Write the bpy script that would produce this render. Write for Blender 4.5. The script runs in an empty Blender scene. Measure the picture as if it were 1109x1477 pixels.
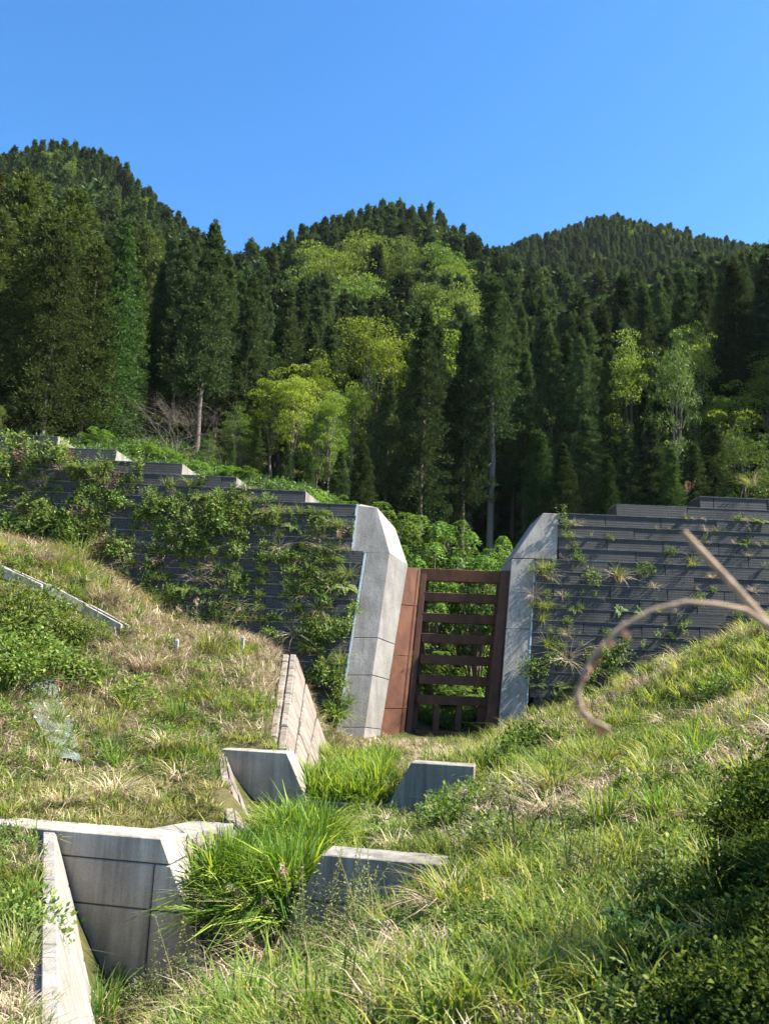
import bpy, math, random
import numpy as np
from mathutils import Vector, Matrix, Euler

random.seed(7)
rng = np.random.default_rng(7)
C = bpy.context.scene.collection
S = bpy.context.scene
D2R = math.pi / 180.0

# ------------------------------------------------------------------ camera
F_PX, W_PX, H_PX = 1200.0, 1109.0, 1477.0
PITCH, ROLL = math.atan(222.0 / 1200.0), 2.4 * D2R
_fw = Vector((0, math.cos(PITCH), math.sin(PITCH)))
_r0 = Vector((1, 0, 0))
_u0 = Vector((0, -math.sin(PITCH), math.cos(PITCH)))
_rt = _r0 * math.cos(ROLL) + _u0 * math.sin(ROLL)
_up = _u0 * math.cos(ROLL) - _r0 * math.sin(ROLL)
cam_d = bpy.data.cameras.new('camera')
cam = bpy.data.objects.new('camera', cam_d)
C.objects.link(cam)
M = Matrix.Identity(4)
for i in range(3):
    M[i][0], M[i][1], M[i][2] = _rt[i], _up[i], -_fw[i]
cam.matrix_world = M
cam_d.sensor_fit = 'HORIZONTAL'
cam_d.sensor_width = 36.0
cam_d.lens = 36.0 * F_PX / W_PX
cam_d.clip_start, cam_d.clip_end = 0.05, 3000.0
cam_d.dof.use_dof = True
cam_d.dof.focus_distance = 24.0
cam_d.dof.aperture_fstop = 7.0
S.camera = cam

# ------------------------------------------------------------------ light
SUN_TO = Vector((0.66, -0.02, 0.75)).normalized()
w = bpy.data.worlds.new('World')
S.world = w
w.use_nodes = True
nt = w.node_tree
bg = nt.nodes['Background']
sky = nt.nodes.new('ShaderNodeTexSky')
sky.sky_type = 'NISHITA'
sky.sun_disc = False
sky.sun_elevation = math.asin(SUN_TO.z)
sky.sun_rotation = math.atan2(SUN_TO.x, SUN_TO.y)
sky.altitude = 300.0
sky.air_density = 1.0
sky.dust_density = 0.3
sky.ozone_density = 3.0
hsv = nt.nodes.new('ShaderNodeHueSaturation')
hsv.inputs['Saturation'].default_value = 1.27
nt.links.new(sky.outputs[0], hsv.inputs['Color'])
nt.links.new(hsv.outputs[0], bg.inputs[0])
bg.inputs[1].default_value = 0.09
sun_d = bpy.data.lights.new('sun', 'SUN')
sun_d.energy = 5.0
sun_d.angle = 0.5 * D2R
sun_d.color = (1.0, 0.94, 0.84)
sun = bpy.data.objects.new('sun', sun_d)
sun.rotation_euler = (-SUN_TO).to_track_quat('-Z', 'Y').to_euler()
sun.location = (30, 0, 40)
C.objects.link(sun)
S.view_settings.view_transform = 'Standard'
S.view_settings.look = 'None'
S.view_settings.gamma = 1.0
S.view_settings.exposure = 1.8
S.view_settings.use_curve_mapping = False
S.render.engine = 'CYCLES'
S.cycles.max_bounces = 6
S.cycles.diffuse_bounces = 3
S.cycles.transmission_bounces = 3
S.cycles.use_denoising = True

# ------------------------------------------------------------------ projection helpers (used while laying the place out)
CAMR = np.array([[_rt.x, _up.x, _fw.x], [_rt.y, _up.y, _fw.y], [_rt.z, _up.z, _fw.z]])


def ray(px, py):
    d = _rt * ((px - W_PX / 2) / F_PX) + _up * (-(py - H_PX / 2) / F_PX) + _fw
    return d


def P(px, py, Y):
    d = ray(px, py)
    return d * (Y / d.y)


def PL(px, py, pt, n):
    d = ray(px, py)
    return d * (pt.dot(n) / d.dot(n))


def project(p):
    p = np.asarray(p, float)
    q = p @ CAMR
    return W_PX / 2 + F_PX * q[..., 0] / q[..., 2], H_PX / 2 - F_PX * q[..., 1] / q[..., 2]


# ------------------------------------------------------------------ mesh helpers
def link(o, parent=None):
    C.objects.link(o)
    if parent is not None:
        o.parent = parent
    return o


def tag(o, label=None, cat=None, group=None, kind=None):
    if label: o['label'] = label
    if cat: o['category'] = cat
    if group: o['group'] = group
    if kind: o['kind'] = kind
    return o


def empty(name, loc, label=None, cat=None, group=None, rz=0.0):
    o = bpy.data.objects.new(name, None)
    o.location = loc
    o.rotation_euler = (0, 0, rz)
    o.empty_display_size = 0.1
    C.objects.link(o)
    return tag(o, label, cat, group)


def mesh_np(name, V, F, mat=None, smooth=False):
    """V (n,3), F (m,4) quads"""
    V = np.ascontiguousarray(V, dtype=np.float32)
    F = np.ascontiguousarray(F, dtype=np.int32)
    me = bpy.data.meshes.new(name)
    me.vertices.add(len(V))
    me.vertices.foreach_set('co', V.ravel())
    me.loops.add(F.size)
    me.loops.foreach_set('vertex_index', F.ravel())
    me.polygons.add(len(F))
    me.polygons.foreach_set('loop_start', np.arange(0, F.size, F.shape[1], dtype=np.int32))
    me.polygons.foreach_set('use_smooth', np.full(len(F), smooth, dtype=bool))
    me.update(calc_edges=True)
    if mat: me.materials.append(mat)
    return me


def mesh_py(name, V, F, mat=None, smooth=False):
    me = bpy.data.meshes.new(name)
    me.from_pydata([tuple(v) for v in V], [], F)
    me.update()
    if smooth:
        me.polygons.foreach_set('use_smooth', np.ones(len(me.polygons), dtype=bool))
    if mat: me.materials.append(mat)
    return me


def obj(name, me, parent=None, loc=None):
    o = bpy.data.objects.new(name, me)
    if loc is not None: o.location = loc
    return link(o, parent)


def prism(poly, back, bev=0.0):
    """closed solid: polygon (list of Vector, seen counter-clockwise from the front) pushed along back"""
    n = len(poly)
    V = [Vector(p) for p in poly] + [Vector(p) + Vector(back) for p in poly]
    Fc = [list(range(n)), list(range(2 * n - 1, n - 1, -1))]
    for i in range(n):
        j = (i + 1) % n
        Fc.append([j, i, i + n, j + n])
    return V, Fc


def fix_normals(me):
    import bmesh
    bm = bmesh.new()
    bm.from_mesh(me)
    bmesh.ops.recalc_face_normals(bm, faces=bm.faces)
    bm.to_mesh(me)
    bm.free()


def bevel_mesh(me, w, seg=1):
    import bmesh
    bm = bmesh.new()
    bm.from_mesh(me)
    bmesh.ops.recalc_face_normals(bm, faces=bm.faces)
    bmesh.ops.bevel(bm, geom=bm.edges[:], offset=w, segments=seg, affect='EDGES', clamp_overlap=True)
    bm.to_mesh(me)
    bm.free()


def solid(name, poly, back, mat, parent=None, bev=0.0, origin=None):
    o0 = Vector(origin) if origin is not None else Vector((0, 0, 0))
    V, Fc = prism([Vector(p) - o0 for p in poly], back)
    me = mesh_py(name, V, Fc, mat)
    if bev > 0: bevel_mesh(me, bev)
    else: fix_normals(me)
    return obj(name, me, parent)


def box8(name, c, mat, parent=None, bev=0.0):
    """box from 8 corners: bottom 4 (ccw) then top 4"""
    Fc = [[3, 2, 1, 0], [4, 5, 6, 7], [0, 1, 5, 4], [1, 2, 6, 5], [2, 3, 7, 6], [3, 0, 4, 7]]
    me = mesh_py(name, c, Fc, mat)
    if bev > 0: bevel_mesh(me, bev)
    else: fix_normals(me)
    return obj(name, me, parent)


def tube_np(path, rad, k=6, cap=True):
    path = np.asarray(path, float)
    n = len(path)
    rad = np.broadcast_to(np.asarray(rad, float), (n,))
    t = np.gradient(path, axis=0)
    t /= np.linalg.norm(t, axis=1, keepdims=True) + 1e-9
    ref = np.array([0.31, 0.17, 0.93]) if abs(t[:, 2]).mean() < 0.8 else np.array([0.95, 0.2, 0.1])
    a = np.cross(t, ref)
    a /= np.linalg.norm(a, axis=1, keepdims=True) + 1e-9
    b = np.cross(t, a)
    an = np.linspace(0, 2 * np.pi, k, endpoint=False)
    V = path[:, None, :] + rad[:, None, None] * (np.cos(an)[None, :, None] * a[:, None, :] + np.sin(an)[None, :, None] * b[:, None, :])
    V = V.reshape(-1, 3)
    i = np.arange(n - 1)[:, None] * k
    j = np.arange(k)[None, :]
    j2 = (j + 1) % k
    Fq = np.stack([i + j, i + j2, i + k + j2, i + k + j], -1).reshape(-1, 4)
    return V, Fq


class Acc:
    def __init__(self):
        self.V, self.F, self.n = [], [], 0

    def add(self, V, F):
        self.V.append(np.asarray(V, float))
        self.F.append(np.asarray(F) + self.n)
        self.n += len(V)
        return self

    def mesh(self, name, mat, smooth=False):
        return mesh_np(name, np.concatenate(self.V), np.concatenate(self.F), mat, smooth)


def unit(a):
    return a / (np.linalg.norm(a, axis=-1, keepdims=True) + 1e-9)


def leaves_np(c, d, n, L, Wd, mid=0.45):
    d = unit(d)
    s = unit(np.cross(d, n))
    L = np.broadcast_to(np.asarray(L, float), (len(c),))[:, None]
    Wd = np.broadcast_to(np.asarray(Wd, float), (len(c),))[:, None]
    m = c + d * L * mid
    V = np.stack([c, m + s * Wd * .5, c + d * L, m - s * Wd * .5], 1).reshape(-1, 3)
    Fq = np.arange(len(c) * 4).reshape(-1, 4)
    return V, Fq


def leaves2_np(r, c, d, n, L, Wd, fold=.35, droop=.3):
    """leaf with a crease down the middle and a drooping tip"""
    d = unit(d)
    s = unit(np.cross(d, n))
    nn = np.cross(s, d)
    N = len(c)
    L = np.broadcast_to(np.asarray(L, float), (N,))[:, None]
    Wd = np.broadcast_to(np.asarray(Wd, float), (N,))[:, None]
    f = fold * r.uniform(.3, 1.3, (N, 1))
    g = droop * r.uniform(0, 1.4, (N, 1))
    m1, m2 = c + d * L * .33, c + d * L * .72 - nn * L * g * .35
    tip = c + d * L - nn * L * g
    V = np.stack([c, m1 + s * Wd * .5 + nn * Wd * .5 * f, m1, m1 - s * Wd * .5 + nn * Wd * .5 * f,
                  m2 + s * Wd * .36 + nn * Wd * .36 * f, m2, m2 - s * Wd * .36 + nn * Wd * .36 * f, tip], 1).reshape(-1, 3)
    q = np.array([[0, 0, 1, 2], [0, 2, 3, 3], [2, 1, 4, 5], [3, 2, 5, 6], [5, 4, 7, 7], [6, 5, 7, 7]])
    q = np.array([[2, 1, 4, 5], [3, 2, 5, 6]])
    b = np.arange(N)[:, None, None] * 8
    quads = (b + q[None]).reshape(-1, 4)
    base = (b + np.array([[0, 1, 2, 3]])[None]).reshape(-1, 4)
    tipq = (b + np.array([[5, 4, 7, 6]])[None]).reshape(-1, 4)
    return V, np.concatenate([quads, base, tipq])


def blades_np(base, az, h, bend, width, r, seg=3):
    """curved grass blades; base (n,3)"""
    n = len(base)
    t = np.linspace(0, 1, seg + 1)
    out = np.stack([np.cos(az), np.sin(az), np.zeros(n)], -1)
    side = np.stack([-np.sin(az), np.cos(az), np.zeros(n)], -1)
    tw = r.uniform(-.9, .9, n)[:, None]
    side = unit(side + tw * out)
    P_ = base[:, None, :] + out[:, None, :] * (bend * h)[:, None, None] * (t ** 1.8)[None, :, None]
    zc = h[:, None] * (t[None, :] - (np.clip(bend, 0, 2) * .45)[:, None] * t[None, :] ** 2.6)
    P_[:, :, 2] += zc
    wv = width[:, None] * np.array([.7, 1.0, .75, .12, .1][:seg + 1] if seg >= 3 else [.8, 1.0, .12])[None, :]
    A = P_ - side[:, None, :] * wv[..., None] * .5
    B = P_ + side[:, None, :] * wv[..., None] * .5
    V = np.stack([A, B], 2).reshape(n, -1, 3)
    k = (seg + 1) * 2
    q = np.array([[2 * i, 2 * i + 1, 2 * i + 3, 2 * i + 2] for i in range(seg)])
    Fq = (np.arange(n)[:, None, None] * k + q[None]).reshape(-1, 4)
    return V.reshape(-1, 3), Fq


# ------------------------------------------------------------------ materials
def nodes(m):
    m.use_nodes = True
    t = m.node_tree
    return t, t.nodes, t.links, t.nodes['Principled BSDF']


def ramp(t, stops):
    n = t.nodes.new('ShaderNodeValToRGB')
    e = n.color_ramp.elements
    while len(e) > 1: e.remove(e[-1])
    e[0].position, e[0].color = stops[0][0], (*stops[0][1], 1)
    for p, c in stops[1:]:
        x = e.new(p)
        x.color = (*c, 1)
    return n


def noise(t, scale, detail=5, rough=.6, vec=None, stretch=None):
    n = t.nodes.new('ShaderNodeTexNoise')
    n.inputs['Scale'].default_value = scale
    n.inputs['Detail'].default_value = detail
    n.inputs['Roughness'].default_value = rough
    g = t.nodes.new('ShaderNodeNewGeometry')
    src = g.outputs['Position']
    if stretch:
        mp = t.nodes.new('ShaderNodeMapping')
        mp.inputs['Scale'].default_value = stretch
        t.links.new(src, mp.inputs[0])
        src = mp.outputs[0]
    t.links.new(src, n.inputs['Vector'])
    return n


def mixc(t, fac, a, b, mode='MIX'):
    n = t.nodes.new('ShaderNodeMix')
    n.data_type = 'RGBA'
    n.blend_type = mode
    for sock, v in ((n.inputs[0], fac), (n.inputs[6], a), (n.inputs[7], b)):
        if hasattr(v, 'links'): t.links.new(v, sock)
        elif isinstance(v, tuple): sock.default_value = (*v, 1)
        else: sock.default_value = v
    return n.outputs[2]


def leaf_mat(name, stops, trans=.35, tcol=(1.25, 1.2, .6), rough=.55, spec=.25, objvar=.3):
    m = bpy.data.materials.new(name)
    t, N, L, pb = nodes(m)
    g = N.new('ShaderNodeNewGeometry')
    r = ramp(t, stops)
    L.new(g.outputs['Random Per Island'], r.inputs[0])
    oi = N.new('ShaderNodeObjectInfo')
    hs = N.new('ShaderNodeHueSaturation')
    mr = N.new('ShaderNodeMapRange')
    mr.inputs['To Min'].default_value = 1 - objvar
    mr.inputs['To Max'].default_value = 1 + objvar
    L.new(oi.outputs['Random'], mr.inputs[0])
    L.new(mr.outputs[0], hs.inputs['Value'])
    mh = N.new('ShaderNodeMapRange')
    mh.inputs['To Min'].default_value = .485
    mh.inputs['To Max'].default_value = .515
    mm = N.new('ShaderNodeMath')
    mm.operation = 'FRACT'
    m3 = N.new('ShaderNodeMath')
    m3.operation = 'MULTIPLY'
    m3.inputs[1].default_value = 7.31
    L.new(oi.outputs['Random'], m3.inputs[0])
    L.new(m3.outputs[0], mm.inputs[0])
    L.new(mm.outputs[0], mh.inputs[0])
    L.new(mh.outputs[0], hs.inputs['Hue'])
    L.new(r.outputs[0], hs.inputs['Color'])
    L.new(hs.outputs[0], pb.inputs['Base Color'])
    pb.inputs['Roughness'].default_value = rough
    pb.inputs['Specular IOR Level'].default_value = spec
    tr = N.new('ShaderNodeBsdfTranslucent')
    L.new(mixc(t, 1.0, hs.outputs[0], tcol, 'MULTIPLY'), tr.inputs[0])
    mx = N.new('ShaderNodeMixShader')
    mx.inputs[0].default_value = trans
    L.new(pb.outputs[0], mx.inputs[1])
    L.new(tr.outputs[0], mx.inputs[2])
    L.new(mx.outputs[0], N['Material Output'].inputs[0])
    return m


def concrete_mat(name, lo, hi, stain=(.10, .095, .085), bump=.25, board=True, dark_amt=.5):
    m = bpy.data.materials.new(name)
    t, N, L, pb = nodes(m)
    n1 = noise(t, 1.1, 8, .65)
    n2 = noise(t, 1.0, 6, .7, stretch=(4.5, 4.5, .3))
    n3 = noise(t, 38, 4, .7)
    r1 = ramp(t, [(.3, lo), (.7, hi)])
    L.new(n1.outputs[0], r1.inputs[0])
    r2 = ramp(t, [(.42, (0, 0, 0)), (.62, (1, 1, 1))])
    L.new(n2.outputs[0], r2.inputs[0])
    mfac = N.new('ShaderNodeMath')
    mfac.operation = 'MULTIPLY'
    mfac.inputs[1].default_value = dark_amt
    L.new(r2.outputs[0], mfac.inputs[0])
    c = mixc(t, mfac.outputs[0], r1.outputs[0], stain)
    r3 = ramp(t, [(.3, (.72, .72, .72)), (.65, (1, 1, 1))])
    L.new(n3.outputs[0], r3.inputs[0])
    c = mixc(t, .8, c, r3.outputs[0], 'MULTIPLY')
    L.new(c, pb.inputs['Base Color'])
    pb.inputs['Roughness'].default_value = .9
    pb.inputs['Specular IOR Level'].default_value = .2
    b = N.new('ShaderNodeBump')
    b.inputs['Strength'].default_value = bump
    b.inputs['Distance'].default_value = .03
    n4 = noise(t, 14, 6, .75)
    L.new(n4.outputs[0], b.inputs['Height'])
    L.new(b.outputs[0], pb.inputs['Normal'])
    return m


MAT = {}
MAT['concrete'] = concrete_mat('weathered concrete', (.29, .262, .218), (.46, .425, .36), stain=(.12, .105, .082), bump=.45, dark_amt=.6)
MAT['concrete_pale'] = concrete_mat('pale concrete', (.22, .203, .18), (.37, .345, .31), stain=(.135, .122, .104), bump=.5, dark_amt=.45)
MAT['concrete_dark'] = concrete_mat('darker concrete', (.21, .195, .17), (.33, .31, .27), stain=(.09, .08, .066), bump=.25, dark_amt=.7)  # darker tone for right wings, ledges, step ends and sills
MAT['core'] = concrete_mat('joint concrete', (.05, .05, .048), (.09, .088, .082))
MAT['stone'] = concrete_mat('rough stone facing', (.18, .15, .122), (.35, .30, .25), stain=(.10, .08, .062), bump=1.0, dark_amt=.65)


def rust_mat(name, a, b, c):
    m = bpy.data.materials.new(name)
    t, N, L, pb = nodes(m)
    n1 = noise(t, 1.6, 8, .7, stretch=(1.5, 1.5, .6))
    r = ramp(t, [(.3, a), (.52, b), (.72, c)])
    L.new(n1.outputs[0], r.inputs[0])
    n2 = noise(t, 45, 4, .7)
    r2 = ramp(t, [(.3, (.7, .7, .7)), (.7, (1.1, 1.1, 1.1))])
    L.new(n2.outputs[0], r2.inputs[0])
    L.new(mixc(t, 1.0, r.outputs[0], r2.outputs[0], 'MULTIPLY'), pb.inputs['Base Color'])
    pb.inputs['Roughness'].default_value = .75
    pb.inputs['Specular IOR Level'].default_value = .3
    b_ = N.new('ShaderNodeBump')
    b_.inputs['Strength'].default_value = .15
    b_.inputs['Distance'].default_value = .01
    L.new(n2.outputs[0], b_.inputs['Height'])
    L.new(b_.outputs[0], pb.inputs['Normal'])
    return m


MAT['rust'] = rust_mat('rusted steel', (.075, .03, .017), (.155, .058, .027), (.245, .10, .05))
MAT['rust_shaded'] = rust_mat('shaded rusted steel', (.04, .019, .011), (.08, .033, .018), (.135, .055, .028))  # same rust, with the shade on the unlit steel put into the colour


def panel_mat():
    m = bpy.data.materials.new('dark mesh facing')
    t, N, L, pb = nodes(m)
    g = N.new('ShaderNodeNewGeometry')
    sx = N.new('ShaderNodeSeparateXYZ')
    L.new(g.outputs['Position'], sx.inputs[0])

    def wire(out, freq, lo):
        a = N.new('ShaderNodeMath'); a.operation = 'MULTIPLY'; a.inputs[1].default_value = freq
        L.new(out, a.inputs[0])
        f = N.new('ShaderNodeMath'); f.operation = 'FRACT'
        L.new(a.outputs[0], f.inputs[0])
        s = N.new('ShaderNodeMath'); s.operation = 'GREATER_THAN'; s.inputs[1].default_value = lo
        L.new(f.outputs[0], s.inputs[0])
        return s.outputs[0]
    w1 = wire(sx.outputs['Z'], 11.0, .62)
    w2 = wire(sx.outputs['X'], 9.0, .78)
    mxm = N.new('ShaderNodeMath'); mxm.operation = 'MAXIMUM'
    L.new(w1, mxm.inputs[0]); L.new(w2, mxm.inputs[1])
    n1 = noise(t, 2.2, 7, .7)
    r1 = ramp(t, [(.3, (.013, .0125, .012)), (.7, (.036, .033, .030))])
    L.new(n1.outputs[0], r1.inputs[0])
    r2 = ramp(t, [(.3, (.026, .0245, .023)), (.7, (.060, .056, .051))])
    L.new(n1.outputs[0], r2.inputs[0])
    L.new(mixc(t, mxm.outputs[0], r1.outputs[0], r2.outputs[0]), pb.inputs['Base Color'])
    pb.inputs['Roughness'].default_value = .7
    b = N.new('ShaderNodeBump')
    b.inputs['Strength'].default_value = .8
    b.inputs['Distance'].default_value = .03
    L.new(mxm.outputs[0], b.inputs['Height'])
    L.new(b.outputs[0], pb.inputs['Normal'])
    return m


MAT['panel'] = panel_mat()


def plain_mat(name, a, b, scale=6, rough=.8, bump=.3, dist=.02):
    m = bpy.data.materials.new(name)
    t, N, L, pb = nodes(m)
    n1 = noise(t, scale, 7, .65)
    r = ramp(t, [(.3, a), (.7, b)])
    L.new(n1.outputs[0], r.inputs[0])
    L.new(r.outputs[0], pb.inputs['Base Color'])
    pb.inputs['Roughness'].default_value = rough
    pb.inputs['Specular IOR Level'].default_value = .2
    bb = N.new('ShaderNodeBump')
    bb.inputs['Strength'].default_value = bump
    bb.inputs['Distance'].default_value = dist
    L.new(n1.outputs[0], bb.inputs['Height'])
    L.new(bb.outputs[0], pb.inputs['Normal'])
    return m


MAT['bark'] = plain_mat('cedar bark', (.07, .05, .04), (.17, .14, .12), 9)
MAT['bark_pale'] = plain_mat('pale cedar bark', (.12, .105, .09), (.22, .19, .165), 9)
MAT['bark_grey'] = plain_mat('grey bark', (.16, .14, .125), (.30, .27, .24), 7)
MAT['twig'] = plain_mat('bare twig', (.16, .12, .09), (.30, .24, .18), 20)
MAT['twig_grey'] = plain_mat('grey brown twig', (.085, .07, .055), (.16, .135, .105), 20)
MAT['galv'] = plain_mat('pale galvanised strip', (.26, .31, .35), (.44, .49, .52), 12, .6)
MAT['rock'] = plain_mat('grey rock', (.13, .125, .12), (.33, .32, .30), 14, .9, .8)
MAT['sandbag'] = plain_mat('pale sandbag cloth', (.38, .40, .34), (.55, .56, .5), 25, .9)
MAT['stake'] = plain_mat('weathered pale stake', (.27, .26, .22), (.42, .40, .35), 15, .8)
MAT['soil'] = plain_mat('soil', (.06, .045, .03), (.13, .10, .065), 5)


def ground_mat():
    m = bpy.data.materials.new('grassy ground')
    t, N, L, pb = nodes(m)
    n1 = noise(t, .55, 8, .65)
    n2 = noise(t, 9, 6, .7)
    r1 = ramp(t, [(.35, (.035, .055, .016)), (.5, (.075, .08, .03)), (.65, (.14, .11, .062))])
    L.new(n1.outputs[0], r1.inputs[0])
    r2 = ramp(t, [(.3, (.55, .55, .5)), (.7, (1.2, 1.2, 1.1))])
    L.new(n2.outputs[0], r2.inputs[0])
    L.new(mixc(t, 1.0, r1.outputs[0], r2.outputs[0], 'MULTIPLY'), pb.inputs['Base Color'])
    pb.inputs['Roughness'].default_value = .95
    pb.inputs['Specular IOR Level'].default_value = .05
    b = N.new('ShaderNodeBump')
    b.inputs['Strength'].default_value = 1.0
    b.inputs['Distance'].default_value = .06
    L.new(n2.outputs[0], b.inputs['Height'])
    L.new(b.outputs[0], pb.inputs['Normal'])
    return m


MAT['ground'] = ground_mat()
G1, G2 = (.055, .105, .02), (.16, .24, .045)
MAT['grass'] = leaf_mat('green grass', [(0, (.085, .14, .022)), (.5, (.18, .25, .042)), (.85, (.29, .32, .062)), (1, (.42, .34, .16))], .45, (1.2, 1.15, .5))
MAT['reed'] = leaf_mat('lush reed', [(0, (.06, .13, .018)), (.6, (.125, .225, .03)), (1, (.27, .34, .05))], .45, (1.25, 1.2, .45))
MAT['straw'] = leaf_mat('dry straw', [(0, (.24, .175, .105)), (.6, (.42, .33, .21)), (1, (.52, .44, .31))], .25, (1, .95, .8))
MAT['weed'] = leaf_mat('weed leaf', [(0, (.06, .115, .02)), (.7, (.14, .215, .04)), (1, (.26, .30, .06))], .4)
MAT['olive_weed'] = leaf_mat('fine olive weed', [(0, (.065, .08, .028)), (.7, (.13, .15, .05)), (1, (.22, .20, .09))], .3)
MAT['cedar'] = leaf_mat('dark cedar needles', [(0, (.026, .045, .019)), (.6, (.052, .078, .03)), (1, (.085, .11, .042))], .25, (1.1, 1.2, .6), .8, .05, .5)
MAT['cedar_olive'] = leaf_mat('olive cypress sprays', [(0, (.04, .062, .02)), (.6, (.085, .112, .036)), (1, (.14, .155, .055))], .28, (1.1, 1.15, .5), .8, .05, .5)
MAT['cedar_green'] = leaf_mat('fresh cedar needles', [(0, (.028, .052, .018)), (.6, (.052, .092, .028)), (1, (.085, .13, .04))], .25, (1.1, 1.2, .5), .8, .05, .5)
MAT['broad_bright'] = leaf_mat('bright new leaves', [(0, (.07, .115, .025)), (.6, (.135, .195, .045)), (1, (.23, .28, .075))], .4, (1.0, 1.05, .45))
MAT['broad_yellow'] = leaf_mat('yellow green new leaves', [(0, (.075, .13, .022)), (.4, (.17, .23, .04)), (.75, (.25, .32, .06)), (1, (.40, .43, .11))], .4, (1.05, 1.15, .4))
MAT['broad_green'] = leaf_mat('green leaves', [(0, (.035, .075, .018)), (.6, (.075, .13, .03)), (1, (.13, .19, .045))], .35)
MAT['broad_dark'] = leaf_mat('dark bramble leaves', [(0, (.022, .042, .010)), (.7, (.05, .08, .018)), (1, (.14, .165, .03))], .35, (1.2, 1.2, .4), .9, .02)
MAT['shrub'] = leaf_mat('fresh compound leaves', [(0, (.06, .13, .025)), (.6, (.12, .215, .045)), (1, (.2, .29, .07))], .4, (1.2, 1.2, .5))
MAT['rusty_leaf'] = leaf_mat('reddish dry leaves', [(0, (.2, .10, .06)), (.6, (.34, .20, .12)), (1, (.42, .3, .2))], .3, (1, .9, .7))
MAT['net'] = leaf_mat('green net', [(0, (.20, .29, .24)), (1, (.30, .40, .34))], .15)
MAT['bench'] = leaf_mat('short yellowish grass', [(0, (.10, .12, .03)), (.5, (.20, .22, .06)), (.8, (.32, .28, .10)), (1, (.42, .32, .17))], .3)
MAT['broad_mound'] = leaf_mat('dense bush leaves', [(0, (.05, .09, .016)), (.6, (.105, .155, .026)), (1, (.22, .25, .045))], .35, (1.25, 1.2, .4))
MAT['net_sheet'] = plain_mat('faded green netting', (.06, .085, .07), (.15, .19, .16), 22, .9, .8, .03)
MAT['twig_pale'] = plain_mat('dry pale stalk', (.26, .18, .12), (.45, .34, .24), 60, .8)

# ------------------------------------------------------------------ terrain
Y0 = 3.0   # the grid fans out from a point 3 m behind the viewer


class TPS:
    def __init__(self, pts):
        Q = []
        for p in pts:
            if len(p) == 3:
                v = P(*p)
                Q.append((v.x, v.y, v.z))
            else:
                Q.append(p[:3])
        Q = np.array(Q)
        self.c = self.dom(Q[:, 0], Q[:, 1])
        v = Q[:, 2] / (Q[:, 1] + Y0)
        n = len(v)
        K = self.ker(self.c[:, None, :] - self.c[None, :, :]) + 1e-3 * np.eye(n)
        A = np.zeros((n + 3, n + 3))
        A[:n, :n] = K
        A[:n, n] = 1
        A[:n, n + 1:] = self.c
        A[n, :n] = 1
        A[n + 1:, :n] = self.c.T
        self.w = np.linalg.solve(A, np.concatenate([v, np.zeros(3)]))

    @staticmethod
    def dom(X, Y):
        W = np.maximum(Y + Y0, .5)
        return np.stack([X / W * 2.2, np.log(W)], -1)

    @staticmethod
    def ker(d):
        r2 = (d ** 2).sum(-1)
        return np.where(r2 > 1e-12, r2 * np.log(r2 + 1e-12) * .5, 0)

    def __call__(self, X, Y):
        X, Y = np.asarray(X, float), np.asarray(Y, float)
        q = self.dom(X, Y)
        sh = X.shape
        q = q.reshape(-1, 2)
        out = np.empty(len(q))
        n = len(self.c)
        for i in range(0, len(q), 20000):
            b = q[i:i + 20000]
            out[i:i + 20000] = self.ker(b[:, None, :] - self.c[None]) @ self.w[:n] + self.w[n] + b @ self.w[n + 1:]
        return out.reshape(sh) * np.maximum(Y + Y0, .5)


# points are (pixel x, pixel y, metres away) or ('w' world x, y, z, marker)
BANK = [(1109, 1477, 3.8), (900, 1477, 3.9), (700, 1477, 4.1), (520, 1477, 4.6),
        (1109, 1330, 5.2), (900, 1340, 5.6), (700, 1340, 6.3), (560, 1368, 7.0),
        (1109, 1180, 8.0), (900, 1220, 8.2), (740, 1230, 9.1), (1109, 1060, 12.0), (950, 1120, 11.6), (820, 1150, 12.0), (700, 1180, 12.6),
        (1109, 980, 17.0), (980, 1030, 17.5), (850, 1085, 17.0), (720, 1122, 17.0), (640, 1160, 15.2),
        (1109, 902, 23.0), (1000, 945, 23.6), (900, 994, 24.6), (800, 1038, 25.7), (740, 1056, 26.6), (1109, 912, 26.5), (1000, 955, 27.0), (900, 1003, 27.3), (1300, 850, 26.0), (690, 1092, 23.0),
        (1300, 1477, 3.6), (1300, 1200, 7.0), (1300, 1000, 14.0), (1300, 820, 22.0),
        (-1.0, -1.5, -1.7, 0), (2.0, -1.0, -1.6, 0), (-3, 0.5, -2.2, 0), (4, 1.0, -1.4, 0), (7, 4, -.6, 0)]
ZA = TPS(BANK + [(600, 1290, 10.3), (540, 1330, 10.0),
                 (450, 1425, 7.2), (390, 1448, 7.6), (330, 1462, 8.0), (360, 1500, 5.8), (250, 1490, 7.6), (180, 1500, 8.4),
                 (330, 1448, 9.4), (300, 1440, 10.4), (200, 1450, 10.8), (150, 1462, 10.7), (152, 1560, 9.0), (165, 1660, 8.0), (420, 1390, 10.2), (380, 1415, 10.3), (470, 1375, 9.6),
                 (20, 1215, 11.3), (45, 1215, 11.45), (-60, 1212, 11.4), (55, 1295, 9.75), (52, 1392, 8.25), (55, 1490, 7.05), (62, 1250, 10.5), (0, 1300, 9.9), (0, 1400, 8.4), (0, 1477, 7.5), (-200, 1240, 11.0), (-200, 1400, 8.0)])
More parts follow.
